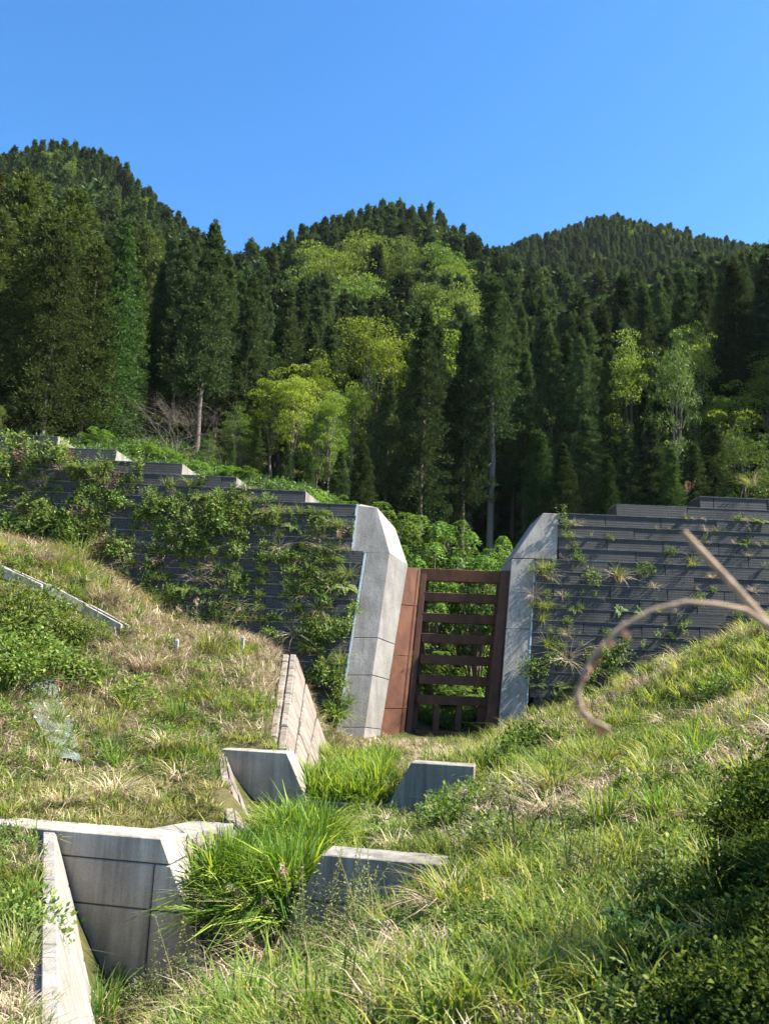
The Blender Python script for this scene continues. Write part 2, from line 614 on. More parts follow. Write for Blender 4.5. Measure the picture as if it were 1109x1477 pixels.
ZB = TPS(BANK + [(0, 1192, 11.6), (150, 1200, 11.8), (-200, 1170, 12.0), (250, 1196, 12.1),
                 (0, 1130, 14.0), (150, 1155, 13.6), (275, 1166, 14.4), (0, 1050, 16.0), (-200, 1050, 16.0), (100, 1080, 16.2), (200, 1110, 16.0), (308, 1092, 17.0), (314, 1089, 17.0), (322, 1178, 12.8), (317, 1130, 14.6),
                 (300, 1325, 11.3), (366, 1204, 13.4), (362, 1188, 15.0), (359, 1178, 16.6), (400, 1180, 16.9), (430, 1182, 16.8), (400, 1325, 11.2), (360, 1262, 13.2), (460, 1225, 14.5), (410, 1180, 16.6), (520, 1180, 16.4),
                 (620, 1180, 16.0), (540, 1225, 13.4), (500, 1260, 12.2), (560, 1232, 11.4), (640, 1240, 11.2)])
ZC = TPS(BANK + [(330, 1082, 17.6), (400, 1083, 17.8), (250, 1050, 18.6), (100, 1045, 18.0), (0, 1010, 18.5), (-200, 1000, 19),
                 (390, 1000, 22.0), (383, 1078, 17.8), (388, 1030, 20.0), (399, 970, 24.3), (300, 1000, 21.0), (200, 990, 20.5), (90, 940, 21.0), (0, 900, 21.0), (-200, 860, 21),
                 (395, 945, 26.5), (310, 935, 25.5), (250, 918, 26.0), (170, 858, 26.0), (100, 820, 26.0), (0, 788, 26.5), (-200, 725, 27),
                 (185, 890, 23.5), (90, 845, 23.5), (0, 812, 23.5), (300, 950, 24.0),
                 (455, 1165, 17.4), (466, 1128, 21.0), (477, 1092, 25.6), (530, 1165, 17.3), (500, 1095, 23.0), (560, 1078, 25.8), (640, 1078, 26.5), (690, 1074, 26.6), (480, 1085, 26.0), (600, 1096, 23.0), (640, 1096, 23.0), (600, 1112, 18.8), (680, 1095, 18.5)])
ZD = TPS([(0, 640, 42), (-300, 600, 42), (100, 645, 43), (210, 655, 42), (300, 688, 40), (400, 712, 39), (480, 733, 38),
          (20, 640, 33), (300, 700, 31.5), (430, 722, 31.5), (500, 800, 31.5),
          (650, 1062, 30), (600, 1050, 30), (690, 1050, 30), (650, 1000, 35), (640, 900, 42), (600, 850, 46), (700, 860, 46), (560, 800, 45),
          (715, 790, 58), (560, 770, 57), (800, 772, 57), (760, 800, 48), (900, 752, 55), (1000, 735, 55), (1109, 715, 54), (1400, 660, 54),
          (780, 960, 33), (860, 900, 34), (1000, 850, 34), (1200, 820, 34), (1400, 800, 34), (900, 800, 44), (1050, 770, 42), (1400, 720, 42),
          (0, 560, 66), (100, 570, 68), (250, 600, 66), (-300, 520, 66), (0, 480, 95), (0, 370, 140), (100, 420, 130), (0, 272, 200), (70, 250, 205), (120, 262, 205), (170, 285, 205), (230, 340, 200), (300, 405, 190), (335, 440, 185), (-300, 250, 200), (-300, 500, 90),
          (0, 340, 270), (100, 340, 270), (200, 420, 270), (300, 450, 270), (-300, 330, 270), (200, 470, 120),
          (340, 650, 75), (340, 530, 110), (380, 425, 165), (420, 390, 168), (465, 372, 170), (500, 360, 170), (570, 352, 170), (630, 368, 170), (680, 398, 170), (720, 422, 165),
          (420, 460, 235), (550, 450, 235), (680, 450, 225), (500, 660, 85), (500, 545, 115), (550, 440, 140), (450, 470, 140), (650, 500, 130),
          (730, 388, 290), (790, 370, 290), (870, 343, 290), (930, 352, 290), (1000, 368, 290), (1080, 388, 290), (1109, 390, 290), (1400, 420, 290),
          (800, 430, 370), (1000, 430, 370), (1300, 450, 370), (600, 480, 330), (800, 670, 80), (800, 580, 115), (800, 480, 170), (850, 420, 225), (1000, 640, 75), (1000, 530, 115), (1000, 460, 175), (1000, 405, 240), (1109, 620, 72), (1109, 490, 125), (1109, 430, 220), (1400, 560, 80), (1400, 480, 160)])


def sst(a, b, x):
    t = np.clip((x - a) / (b - a), 0, 1)
    return t * t * (3 - 2 * t)


def vnoise(X, Y, s, seed=0):
    X, Y = np.asarray(X) * s, np.asarray(Y) * s
    xi, yi = np.floor(X), np.floor(Y)
    fx, fy = X - xi, Y - yi
    fx, fy = fx * fx * (3 - 2 * fx), fy * fy * (3 - 2 * fy)

    def h(a, b):
        q = np.sin(a * 127.1 + b * 311.7 + seed * 74.7) * 43758.5453
        return q - np.floor(q)
    return (h(xi, yi) * (1 - fx) + h(xi + 1, yi) * fx) * (1 - fy) + (h(xi, yi + 1) * (1 - fx) + h(xi + 1, yi + 1) * fx) * fy


def fbm(X, Y, s, seed=0):
    return (vnoise(X, Y, s, seed) + .5 * vnoise(X, Y, s * 2.1, seed + 1) + .25 * vnoise(X, Y, s * 4.3, seed + 2)) / 1.75


YAWT = .19


_q = P(262, 1197, 12.35)
_q2 = P(290, 1188, 13.1)
CARVE = [(_q.x, _q.y, .95, .45), (_q2.x, _q2.y, .55, .35)]
FOOT = []


def foot(q):
    FOOT.append(np.array([(p.x, p.y) for p in q]))


def wall1(X): return 11.05 - YAWT * (X + 1.6)      # front line of the lower check dam
def wall2(X): return 17.15 - YAWT * (X + 1.0)      # front line of the upper check dam
KB, YD = .20, 28.0                                   # batter of the main dam, its front at z = -2.5


def zground(X, Y, bumps=True):
    X, Y = np.asarray(X, float), np.asarray(Y, float)
    a, b, c, d = ZA(X, Y), ZB(X, Y), ZC(X, Y), ZD(X, Y)
    w1, w2 = wall1(X), wall2(X)
    z = a + (b - a) * sst(w1 + .12, w1 + .5, Y)
    z = z + (c - z) * sst(w2 + .12, w2 + .5, Y)
    yd = np.maximum(28.2, 28.6 + np.clip(c + 2.2, 0, 12) * KB)
    z = z + (d - z) * sst(yd + .3, yd + 1.3, Y)
    for (cx, cy, cr, dp) in CARVE:
        z = z - dp * np.exp(-((X - cx) ** 2 + (Y - cy) ** 2) / cr ** 2)
    if bumps:
        near = np.clip(1 - (Y - 26) / 6, 0, 1)
        z = z + near * ((fbm(X, Y, .9, 3) - .5) * .22 + (fbm(X, Y, 2.6, 5) - .5) * .10) * np.clip(Y / 6, .4, 1)
    return z


def build_ground():
    nu, ny = 300, 380
    u = np.linspace(-1.15, 1.15, nu)
    u = np.sign(u) * np.abs(u / 1.15) ** 1.25 * 1.15
    W = np.exp(np.linspace(math.log(1.6), math.log(390.0), ny))
    # finer rows where the walls stand
    U, WW = np.meshgrid(u, W)
    X, Y = U * WW, WW - Y0
    Z = zground(X, Y)
    V = np.stack([X, Y, Z], -1).reshape(-1, 3)
    i = np.arange(ny - 1)[:, None] * nu
    j = np.arange(nu - 1)[None]
    Fq = np.stack([i + j, i + j + 1, i + nu + j + 1, i + nu + j], -1).reshape(-1, 4)
    me = mesh_np('ground', V, Fq, MAT['ground'], True)
    return tag(obj('ground', me), 'grassy valley ground rising from the near bank to the wooded hills', None, None, 'structure')


ground = build_ground()
_MY = np.exp(np.linspace(math.log(2.2), math.log(70), 500))


def G(px, py, ymin=0.0, ymax=1e9):
    """point of the ground seen at a pixel"""
    d = ray(px, py)
    X, Z = d.x / d.y * _MY, d.z / d.y * _MY
    g = zground(X, _MY)
    ok = (g >= Z) & (_MY >= ymin) & (_MY <= ymax)
    if not ok.any(): return None
    k = int(np.argmax(ok))
    y = _MY[k]
    return Vector((d.x / d.y * y, y, float(zground(np.array([d.x / d.y * y]), np.array([y]))[0])))


def GZ(x, y):
    return float(zground(np.array([x]), np.array([y]))[0])


# ------------------------------------------------------------------ main dam: stepped facing of dark panels
DN = Vector((0, -1, KB)).normalized()
DP = Vector((0, YD, -2.5))


def D(px, py, off=0.0):
    """point on the battered front of the main dam (off = metres behind it)"""
    return PL(px, py, DP + Vector((0, off, 0)), DN)


ZT0 = D(515, 728).z
LIFT = (D(80, 630).z - ZT0) / 5.0
print('LIFT', LIFT, 'top', ZT0, 'scale', project(D(650, 800)))
DAMCX = D(652, 900).x


def dam_wall(side, label, tops, x_in, x_out, group):
    """tops: list of (lift index, innermost x) ; lift 0 is the one whose top is level with the abutment"""
    root = empty('dam_wall', (x_in(ZT0), YD, -2.5), label, 'dam wall', group)
    inv = root.location.copy()
    PW = 2.0
    for k in range(tops[-1][0], -15, -1):
        zt = ZT0 + k * LIFT
        zb = zt - LIFT
        yb = YD + KB * (zb + 2.5)
        inner = dict(tops).get(k)
        xi = inner if inner is not None else None
        if xi is None:
            xi = x_in(zb + LIFT * .5)
        lo, hi = (x_out, xi) if side < 0 else (xi, x_out)
        if zt < -3.2: break
        off = (k % 2) * PW * .5
        xs = [lo]
        x = math.floor(lo / PW) * PW + off + PW
        while x < hi - .35:
            if x > lo + .35: xs.append(x)
            x += PW
        xs.append(hi)
        thick = 1.2 if inner is not None and k > 0 else .5
        for a, b in zip(xs[:-1], xs[1:]):
            jy = random.uniform(-.012, .012)
            g = .012
            f0, f1 = yb + jy, yb + jy + .045
            c = [(a + g, f0, zb + .015), (b - g, f0, zb + .015), (b - g, f0 + thick, zb + .015), (a + g, f0 + thick, zb + .015),
                 (a + g, f1, zt - .015), (b - g, f1, zt - .015), (b - g, f0 + thick, zt - .015), (a + g, f0 + thick, zt - .015)]
            box8('panel', [Vector(q) - inv for q in c], MAT['panel'], root)
        # light concrete ledge under the panel above
        c = [(lo, yb + .03, zt - .02), (hi, yb + .03, zt - .02), (hi, yb + .9, zt - .02), (lo, yb + .9, zt - .02),
             (lo, yb + .03, zt + .006), (hi, yb + .03, zt + .006), (hi, yb + .9, zt + .006), (lo, yb + .9, zt + .006)]
        c = [Vector(q) - inv for q in c]
        box8('ledge', c, MAT['concrete_dark'], root)
    # end slopes of the raised steps
    for k, xi in tops:
        if k <= 0 or side > 0: continue
        zt, zb = ZT0 + k * LIFT, ZT0 + (k - 1) * LIFT
        yb = YD + KB * (zb + 2.5)
        s = 1 if side < 0 else -1
        e = [Vector((xi + s * .02, yb + .02, zb + .02)), Vector((xi + s * .02, yb + .06, zt - .01)), Vector((xi + s * .02, yb + 1.2, zt - .01)), Vector((xi + s * .75, yb + 1.2, zb + .02))]
        Fc = [[0, 1, 3], [1, 2, 3], [0, 3, 2], [0, 2, 1]]
        me = mesh_py('step_end', [q - inv for q in e], Fc, MAT['concrete_dark'])
        fix_normals(me)
        obj('step_end', me, root)
    # body behind the facing
    xi0, xi1 = x_in(ZT0), x_in(-3.2)
    z1 = ZT0 - .08
    yb0, yb1 = YD + KB * (-3.2 + 2.5) + .25, YD + KB * (z1 + 2.5) + .25
    poly = [(x_out, yb0, -3.2), (xi1, yb0, -3.2), (xi0, yb1, z1), (x_out, yb1, z1)]
    if side > 0: poly = [poly[1], poly[0], poly[3], poly[2]]
    solid('body', poly, (0, 1.6, 0), MAT['core'], root, origin=inv)
    return root


XL = lambda px, py: D(px, py).x
# inner edges (against the abutments)
lx = lambda z: (XL(507, 797) + (z - D(507, 797).z) / (D(515, 730).z - D(507, 797).z) * (XL(515, 730) - XL(507, 797)) + .02) if z > D(510, 795).z else XL(484, 1080) + (z - D(484, 1080).z) / (D(514, 800).z - D(484, 1080).z) * (XL(523, 800) - XL(484, 1080)) + .03
rx = lambda z: (XL(804, 780) + .01) if z > D(800, 806).z + .1 else XL(764, 1020) + (z - D(764, 1020).z) / (D(772, 810).z - D(764, 1020).z) * (XL(772, 810) - XL(764, 1020)) - .03
left_dam = dam_wall(-1, 'stepped left half of the dam, dark mesh panels overgrown with plants', [(0, XL(514, 735)), (1, XL(440, 716)), (2, XL(340, 696)), (3, XL(262, 676)), (4, XL(167, 654)), (5, XL(82, 640))], lx, -19.5, 'halves of the stepped main dam')
right_dam = dam_wall(1, 'right half of the dam, bare dark mesh panels behind the grassy slope', [(0, XL(806, 750)), (1, XL(888, 732)), (2, XL(1008, 716))], rx, 21.0, 'halves of the stepped main dam')


# ------------------------------------------------------------------ abutments of the slit
def quad_solid(name, f, b, mat, parent, inv, bev=.012):
    return box8(name, [Vector(q) - inv for q in (f[0], f[1], b[1], b[0], f[3], f[2], b[2], b[3])], mat, parent, bev)


def lerp(a, b, t): return a + (b - a) * t


ab = empty('concrete_abutment', D(520, 1080), 'grey concrete pier on the left of the rusty slit, its inner face sunlit', 'abutment', 'concrete piers either side of the slit')
inv = ab.location.copy()
# front face edges by height (pixels): left edge / arris / inner edge (set deeper)
LE = [(481, 1105), (530, 797)]
AR = [(519, 1105), (562, 797)]
IN = [(541, 1105), (588, 813)]
cuts = [0, .18, .425, .60, 1.0]   # joints
for t0, t1 in zip(cuts[:-1], cuts[1:]):
    e = .0015
    def lv(t):
        a = D(lerp(LE[0][0], LE[1][0], t), lerp(LE[0][1], LE[1][1], t))
        a1 = D(lerp(AR[0][0], AR[1][0], t), lerp(AR[0][1], AR[1][1], t))
        i1 = D(lerp(IN[0][0], IN[1][0], t), lerp(IN[0][1], IN[1][1], t), .5)
        return a, a1, i1
    A, B = lv(t0 + e), lv(t1 - e)
    bk = Vector((0, 2.2, 0))
    poly_b = [A[0], A[1], A[2], A[2] + bk, A[0] + bk]
    poly_t = [B[0], B[1], B[2], B[2] + bk, B[0] + bk]
    n = 5
    V = [q - inv for q in poly_b + poly_t]
    Fc = [list(range(n))[::-1], list(range(n, 2 * n))] + [[i, (i + 1) % n, (i + 1) % n + n, i + n] for i in range(n)]
    me = mesh_py('lift', V, Fc, MAT['concrete_pale'])
    bevel_mesh(me, .010)
    obj('lift', me, ab)
A, B = [D(483, 1105, .05), D(518, 1105, .05), D(539, 1105, .56), D(539, 1105, 2), D(483, 1105, 2)], [D(531, 799, .05), D(561, 799, .05), D(586, 814, .56), D(586, 814, 2), D(531, 799, 2)]
n = 5
me = mesh_py('core', [q - inv for q in A + B], [list(range(n))[::-1], list(range(n, 2 * n))] + [[i, (i + 1) % n, (i + 1) % n + n, i + n] for i in range(n)], MAT['core'])
fix_normals(me)
obj('core', me, ab)
# head of the pier: front face, sloping sunlit shoulder
hd_f = [D(507, 797), D(562, 798), D(544, 732), D(516, 729)]
hd_b = [D(513, 795, 2.4), D(588, 815, .52), D(570, 762, 2.0), D(520, 727, 2.0)]
V = [q - inv for q in hd_f + hd_b]
me = mesh_py('head', V, [[0, 1, 2, 3], [1, 5, 6, 2], [2, 6, 7, 3], [4, 0, 3, 7], [5, 4, 7, 6], [0, 4, 5, 1]], MAT['concrete_pale'])
bevel_mesh(me, .012)
obj('head', me, ab)
for a0, a1 in (((510, 796), (517, 727)), ((482, 1100), (529, 798))):
    p, q = D(*a0, -.03), D(*a1, -.03)
    dx = Vector((.09, 0, 0))
    c = [p - dx, p, p + Vector((0, .1, 0)), p - dx + Vector((0, .1, 0)), q - dx, q, q + Vector((0, .1, 0)), q - dx + Vector((0, .1, 0))]
    box8('edge_strip', [k - inv for k in c], MAT['galv'], ab)

ab2 = empty('concrete_abutment', D(745, 1035), 'concrete pier right of the rusty slit with slanting shadow streaks', 'abutment', 'concrete piers either side of the slit')
inv = ab2.location.copy()
LE2, RE2 = [(718, 1060), (738, 806)], [(758, 1060), (772, 806)]
cuts = [0, .60, 1.0]
for t0, t1 in zip(cuts[:-1], cuts[1:]):
    def rv(t, off):
        return (D(lerp(LE2[0][0], LE2[1][0], t), lerp(LE2[0][1], LE2[1][1], t), off), D(lerp(RE2[0][0], RE2[1][0], t), lerp(RE2[0][1], RE2[1][1], t), off))
    a, b = rv(t0 + .0012, 0), rv(t1 - .0012, 0)
    bk = Vector((0, 2.5, 0))
    quad_solid('lift', [a[0], a[1], b[1], b[0]], [a[0] + bk, a[1] + bk, b[1] + bk, b[0] + bk], MAT['concrete_pale'], ab2, inv)
poly = [D(738.5, 805), D(803, 806), D(806, 741), D(783, 740)]
solid('head', poly, (0, 2.5, 0), MAT['concrete_pale'], ab2, .015, origin=inv)
p, q = D(770, 1015, -.02), D(772.5, 808, -.02)
p.x, q.x = rv(.17, 0)[1].x + .02, rv(.99, 0)[1].x + .02
dx = Vector((.05, 0, 0))
box8('edge_strip', [k - inv for k in (p - dx, p, p + Vector((0, .1, 0)), p - dx + Vector((0, .1, 0)), q - dx, q, q + Vector((0, .1, 0)), q - dx + Vector((0, .1, 0)))], MAT['galv'], ab2)

# ------------------------------------------------------------------ rusty steel slit frame
fr = empty('steel_slit_frame', D(640, 1060, .5), 'rusty steel grille of horizontal beams closing the slit', 'steel grille')
inv = fr.location.copy()


def bar(name, a, b, hgt, dep, mat, parent=fr, off=1.0, vert=False, bev=.012):
    """bar between pixels a and b (its top / left edge), hgt = pixel width of its face"""
    if not vert:
        f = [D(a[0], a[1] + hgt, off), D(b[0], b[1] + hgt, off), D(b[0], b[1], off), D(a[0], a[1], off)]
        zt = .5 * (f[2].z + f[3].z); zb = .5 * (f[0].z + f[1].z)
        y0 = .5 * (f[0].y + f[1].y)
        for q, z in zip(f, (zb, zb, zt, zt)):
            q.z = z; q.y = y0
    else:
        f = [D(a[0], a[1], off), D(a[0] + hgt, a[1], off), D(b[0] + hgt, b[1], off), D(b[0], b[1], off)]
    bk = Vector((0, dep, 0))
    return quad_solid(name, f, [q + bk for q in f], mat, parent, inv, bev)


# wide sunlit side plate on the left, facing the sun
sp_f = [D(541, 1085, .52), D(580, 1085, .82), D(607, 820, .82), D(584.5, 817, .52)]
# three welded plates, one above the other
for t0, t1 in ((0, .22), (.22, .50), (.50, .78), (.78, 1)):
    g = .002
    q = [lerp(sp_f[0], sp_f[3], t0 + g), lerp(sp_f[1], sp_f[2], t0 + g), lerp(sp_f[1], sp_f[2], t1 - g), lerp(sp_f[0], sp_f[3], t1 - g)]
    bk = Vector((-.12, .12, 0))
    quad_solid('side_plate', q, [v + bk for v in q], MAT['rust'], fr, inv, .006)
# weld seam + flange rib running up the plate near its edge
bar('plate_rib', (574, 1085), (602, 822), 2.2, .06, MAT['rust'], fr, .76, True, .004)
# posts, in the rust with shade put into its colour
bar('post', (582, 1085), (608, 822), 8, .30, MAT['rust_shaded'], fr, .87, True)
bar('post', (589, 1085), (611, 826), 9, .25, MAT['rust_shaded'], fr, 1.2, True)
bar('post', (699, 1062), (723.5, 823), 13.5, .35, MAT['rust_shaded'], fr, .12, True)
bar('post', (694, 1062), (719, 829), 6, .3, MAT['rust_shaded'], fr, 1.0, True)
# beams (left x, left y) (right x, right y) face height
for (x0, y0, x1, y1, h_, m) in ((607, 820, 724, 824.5, 17, 'rust'), (612, 854, 721, 858.5, 13, 'rust_shaded'), (609, 884, 719, 888.5, 13, 'rust_shaded'), (608, 913, 714, 918, 13.5, 'rust_shaded'),
                                (606, 943.5, 710, 948.5, 13.5, 'rust_shaded'), (604, 973, 707, 977, 13.5, 'rust_shaded'), (602, 1002, 704, 1006.5, 13.5, 'rust_shaded'), (599, 1053, 692, 1057, 11, 'rust_shaded')):
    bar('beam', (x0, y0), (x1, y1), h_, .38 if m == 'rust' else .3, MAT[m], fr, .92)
for (x0, x1) in ((623.5, 626), (655.5, 658), (687, 690)):
    bar('short_post', (x0, 1054), (x1, 1018), 9, .2, MAT['rust_shaded'], fr, 1.0, True)
solid('sill', [D(570, 1110, .85), D(712, 1110, .85), D(712, 1067, .85), D(575, 1065, .85)], (0, 1.2, 0), MAT['concrete_dark'], fr, .02, origin=inv)


# ------------------------------------------------------------------ check dams
class Frame:
    def __init__(self, px, py, Y):
        self.o = P(px, py, Y)
        self.n = Vector((-YAWT, -1, 0)).normalized()
        self.a = Vector((1, -YAWT, 0)).normalized()

    def s(self, px, py):
        q = PL(px, py, self.o, self.n)
        return (q - self.o).dot(self.a), q.z

    def w(self, s, z, off=0.0):
        q = self.o + self.a * s - self.n * off
        return Vector((q.x, q.y, z))


def wing(root, fr_, zs, sl, sr, thick, mat, splits=()):
    """zs: joint heights from the crest down; sl(z), sr(z): left and right bounds; splits: per-lift inner x"""
    inv = root.location
    g = .009
    for i, (z1, z0) in enumerate(zip(zs[:-1], zs[1:])):
        cutsx = [None] + [x for x in splits if i > 0] + [None]
        for k in range(len(cutsx) - 1):
            L = (lambda z, c=cutsx[k]: sl(z) if c is None else c + g)
            R = (lambda z, c=cutsx[k + 1]: sr(z) if c is None else c - g)
            za, zb_ = z0 + g, z1 - (g if i else 0)
            jit = random.uniform(-.004, .004)
            poly = [fr_.w(L(za), za, jit), fr_.w(R(za), za, jit), fr_.w(R(zb_), zb_, jit), fr_.w(L(zb_), zb_, jit)]
            solid('lift', poly, -fr_.n * thick, mat, root, .012, origin=inv)
    za, zb_ = zs[-1] + .02, zs[0] - .04
    foot([fr_.w(sl(zs[0]), 0, -.03), fr_.w(sr(za), 0, -.03), fr_.w(sr(za), 0, thick), fr_.w(sl(zs[0]), 0, thick)] if sr(za) > sr(zs[0]) else [fr_.w(sl(za), 0, -.03), fr_.w(sr(za), 0, -.03), fr_.w(sr(za), 0, thick), fr_.w(sl(za), 0, thick)])
    poly = [fr_.w(sl(za) + .02, za, .03), fr_.w(sr(za) - .02, za, .03), fr_.w(sr(zb_) - .02, zb_, .03), fr_.w(sl(zb_) + .02, zb_, .03)]
    solid('core', poly, -fr_.n * (thick - .06), MAT['core'], root, origin=inv)


def lin(p, q):
    return lambda z: p[0] + (z - p[1]) / (q[1] - p[1]) * (q[0] - p[0])


f1 = Frame(150, 1300, wall1(P(150, 1300, 11.3).x))
cd1 = empty('check_dam', f1.w(1.0, -3.6), 'lower concrete check dam, its notch filled by tall reeds', 'check dam', 'low concrete check dams across the stream')
zc1 = f1.s(150, 1203.5)[1]
zj = [zc1, f1.s(160, 1241)[1], f1.s(160, 1308)[1], f1.s(160, 1417)[1], f1.s(160, 1417)[1] - .9]
sr1 = lin(f1.s(231, 1208), f1.s(267, 1308))
sv = f1.s(218, 1300)[0]
wing(cd1, f1, zj, lambda z: f1.s(-140, 1200)[0], sr1, .55, MAT['concrete'], (sv,))
sl1r = lin(f1.s(464, 1234), f1.s(430, 1300))
zc1r = f1.s(500, 1236)[1]
zr = [zc1r, zc1r - .55, zc1r - 1.15, zc1r - 1.9]
wing(cd1, f1, zr, sl1r, lambda z: f1.s(668, 1250)[0], .55, MAT['concrete_dark'])
zs_ = f1.s(300, 1325)[1]
solid('notch_sill', [f1.w(sr1(zs_ - 1.4) - .02, zs_ - 1.4, .3), f1.w(sl1r(zs_ - .5) + .3, zs_ - 1.4, .3), f1.w(sl1r(zs_) + .05, zs_, .1), f1.w(sr1(zs_) - .02, zs_, .1)], -f1.n * .5, MAT['core'], cd1, .015, origin=cd1.location)  # near-black colour paints in the shade of the hollow below the reeds

f2 = Frame(370, 1120, wall2(P(370, 1120, 17.4).x))
cd2 = empty('check_dam', f2.w(1.0, -2.8), 'upper concrete check dam just below the steel slit', 'check dam', 'low concrete check dams across the stream')
zc2 = f2.s(370, 1084)[1]
zj2 = [zc2, f2.s(380, 1157)[1], f2.s(380, 1157)[1] - .8]
sr2 = lin(f2.s(413, 1086), f2.s(436, 1140))
wing(cd2, f2, zj2, lambda z: f2.s(322, 1084)[0] - .05, sr2, .5, MAT['concrete'])
sl2r = lin(f2.s(593, 1100), f2.s(565, 1152))
zc2r = f2.s(640, 1103)[1]
wing(cd2, f2, [zc2r, zc2r - 1.2], sl2r, lambda z: f2.s(684, 1104)[0], .5, MAT['concrete_dark'])
zs2 = f2.s(500, 1160)[1]
solid('notch_sill', [f2.w(sr2(zs2 - .8) - .02, zs2 - .8, .1), f2.w(sl2r(zs2 - .3) + .1, zs2 - .8, .1), f2.w(sl2r(zs2) + .05, zs2, .1), f2.w(sr2(zs2) - .02, zs2, .1)], -f2.n * .5, MAT['concrete_dark'], cd2, .015, origin=cd2.location)


# ------------------------------------------------------------------ training walls with faces built of blocks
def blockwork(root, q, us, vs, n, thick, mat, gap=.012, name='block', jit=.012, bev=.012):
    """q: 4 corners (a bottom-near, b bottom-far, c top-far, d top-near); n: outward normal"""
    inv = root.location
    foot(q)
    a, b, c, d = q
    def at(u, v): return lerp(lerp(a, b, u), lerp(d, c, u), v)
    lu, lvv = (b - a).length, (d - a).length
    for v0, v1 in zip(vs[:-1], vs[1:]):
        for u0, u1 in zip(us[:-1], us[1:]):
            gu, gv = gap / lu, gap / lvv
            o = n * random.uniform(0, jit)
            f = [at(u0 + gu, v0 + gv) + o, at(u1 - gu, v0 + gv) + o, at(u1 - gu, v1 - gv) + o, at(u0 + gu, v1 - gv) + o]
            quad_solid(name, f, [p - n * thick for p in f], mat, root, inv, bev)
    nu_, nv_ = len(us), len(vs)
    V = [at(u, v) - n * .035 - inv for v in vs for u in us] + [at(u, v) - n * (thick + .03) - inv for v in vs for u in us]
    Fc = []
    for off in (0, nu_ * nv_):
        Fc += [[off + i * nu_ + j, off + i * nu_ + j + 1, off + (i + 1) * nu_ + j + 1, off + (i + 1) * nu_ + j] for i in range(nv_ - 1) for j in range(nu_ - 1)]
    me = mesh_py('backing', V, Fc, MAT['core'])
    obj('backing', me, root)


def face_n(q, towards):
    nn = (q[1] - q[0]).cross(q[3] - q[0]).normalized()
    return nn if nn.dot(towards) > 0 else -nn


RIGHT = Vector((1, -.4, .4))
UPV = Vector((0, 0, 1))
# lowest wall, bottom left corner of the view
tw1 = empty('training_wall', P(100, 1300, 10.0), 'pale sunlit sloping side wall left of the lower check dam', 'training wall', 'sloping side walls of the stream')
yw = wall1(-4.0) - .02
top_far, bot_far = P(80, 1201, yw), P(142, 1440, yw - .1)
top_near, bot_near = P(57, 1500, 7.0), P(150, 1700, 7.0)
top_near2 = P(88, 1500, 7.0)
q = [bot_near, bot_far, top_far, lerp(top_near, top_near2, 1)]
blockwork(tw1, q, [0, .24, .5, .76, 1], [0, .34, .68, 1], face_n(q, RIGHT), .3, MAT['concrete_pale'], .006, 'lift', .004)
q2 = [top_near2, top_far, P(61, 1200, yw + .05), top_near]
blockwork(tw1, q2, [0, .33, .66, 1], [0, 1], face_n(q2, UPV), .35, MAT['concrete_pale'], .006, 'coping', .003)

# slab and wall on the bench, right of the lower wing
sw = empty('side_wall', P(290, 1200, 12), 'pale slab topped wall joining the lower left wing to the reeds', 'side wall')
y0 = wall1(-3.0) + .5
zt = zc1 + .0
def at_z(px, py, z):
    d = ray(px, py)
    return d * (z / d.z)
A0, A1, A2, A3 = P(243, 1209, y0 + .1), P(338, 1188, y0 + 1.5), P(280, 1184, y0 + 1.65), P(175, 1203.5, y0 + .12)
dn = Vector((0, 0, -.10))
foot([A0, A1, A2, A3])
for t0, t1 in ((0, .5), (.5, 1)):
    g = .006
    f = [lerp(A0, A1, t0 + g), lerp(A0, A1, t1 - g), lerp(A3, A2, t1 - g), lerp(A3, A2, t0 + g)]
    quad_solid('coping', f, [p + dn for p in f], MAT['concrete_pale'], sw, sw.location, .01)
face = [A0 + Vector((.42, .06, -1.15)), A1 + Vector((.42, .0, -1.0)), A1 + Vector((0.015, -.01, -.08)), A0 + Vector((0.015, -.0, -.08))]
blockwork(sw, face, [0, .33, .66, 1], [0, .36, .68, 1], face_n(face, Vector((1, -.5, .2))), .3, MAT['stone'], .012, 'block', .02)

# middle wall below the upper check dam
tw2 = empty('training_wall', P(335, 1140, 14.5), 'narrow pale stone side wall left of the upper check dam', 'training wall', 'sloping side walls of the stream')
yw2 = wall2(-3.2) - .03
q = [P(368, 1215, 12.4), P(357, 1172, yw2 - .1), P(323, 1086, yw2), P(338, 1192, 12.5)]
q = [P(366, 1206, 13.3), P(356, 1172, yw2 - .1), P(324, 1087, yw2), P(341, 1187, 13.3)]
blockwork(tw2, q, [0, .2, .4, .6, .8, 1], [0, .5, 1], face_n(q, RIGHT), .3, MAT['stone'], .012, 'block', .03)
q2 = [q[3], q[2], P(313, 1087, yw2 + .05), P(326, 1182, 13.3)]
blockwork(tw2, q2, [0, .25, .5, .75, 1], [0, 1], face_n(q2, UPV), .3, MAT['stone'], .012, 'coping', .02)

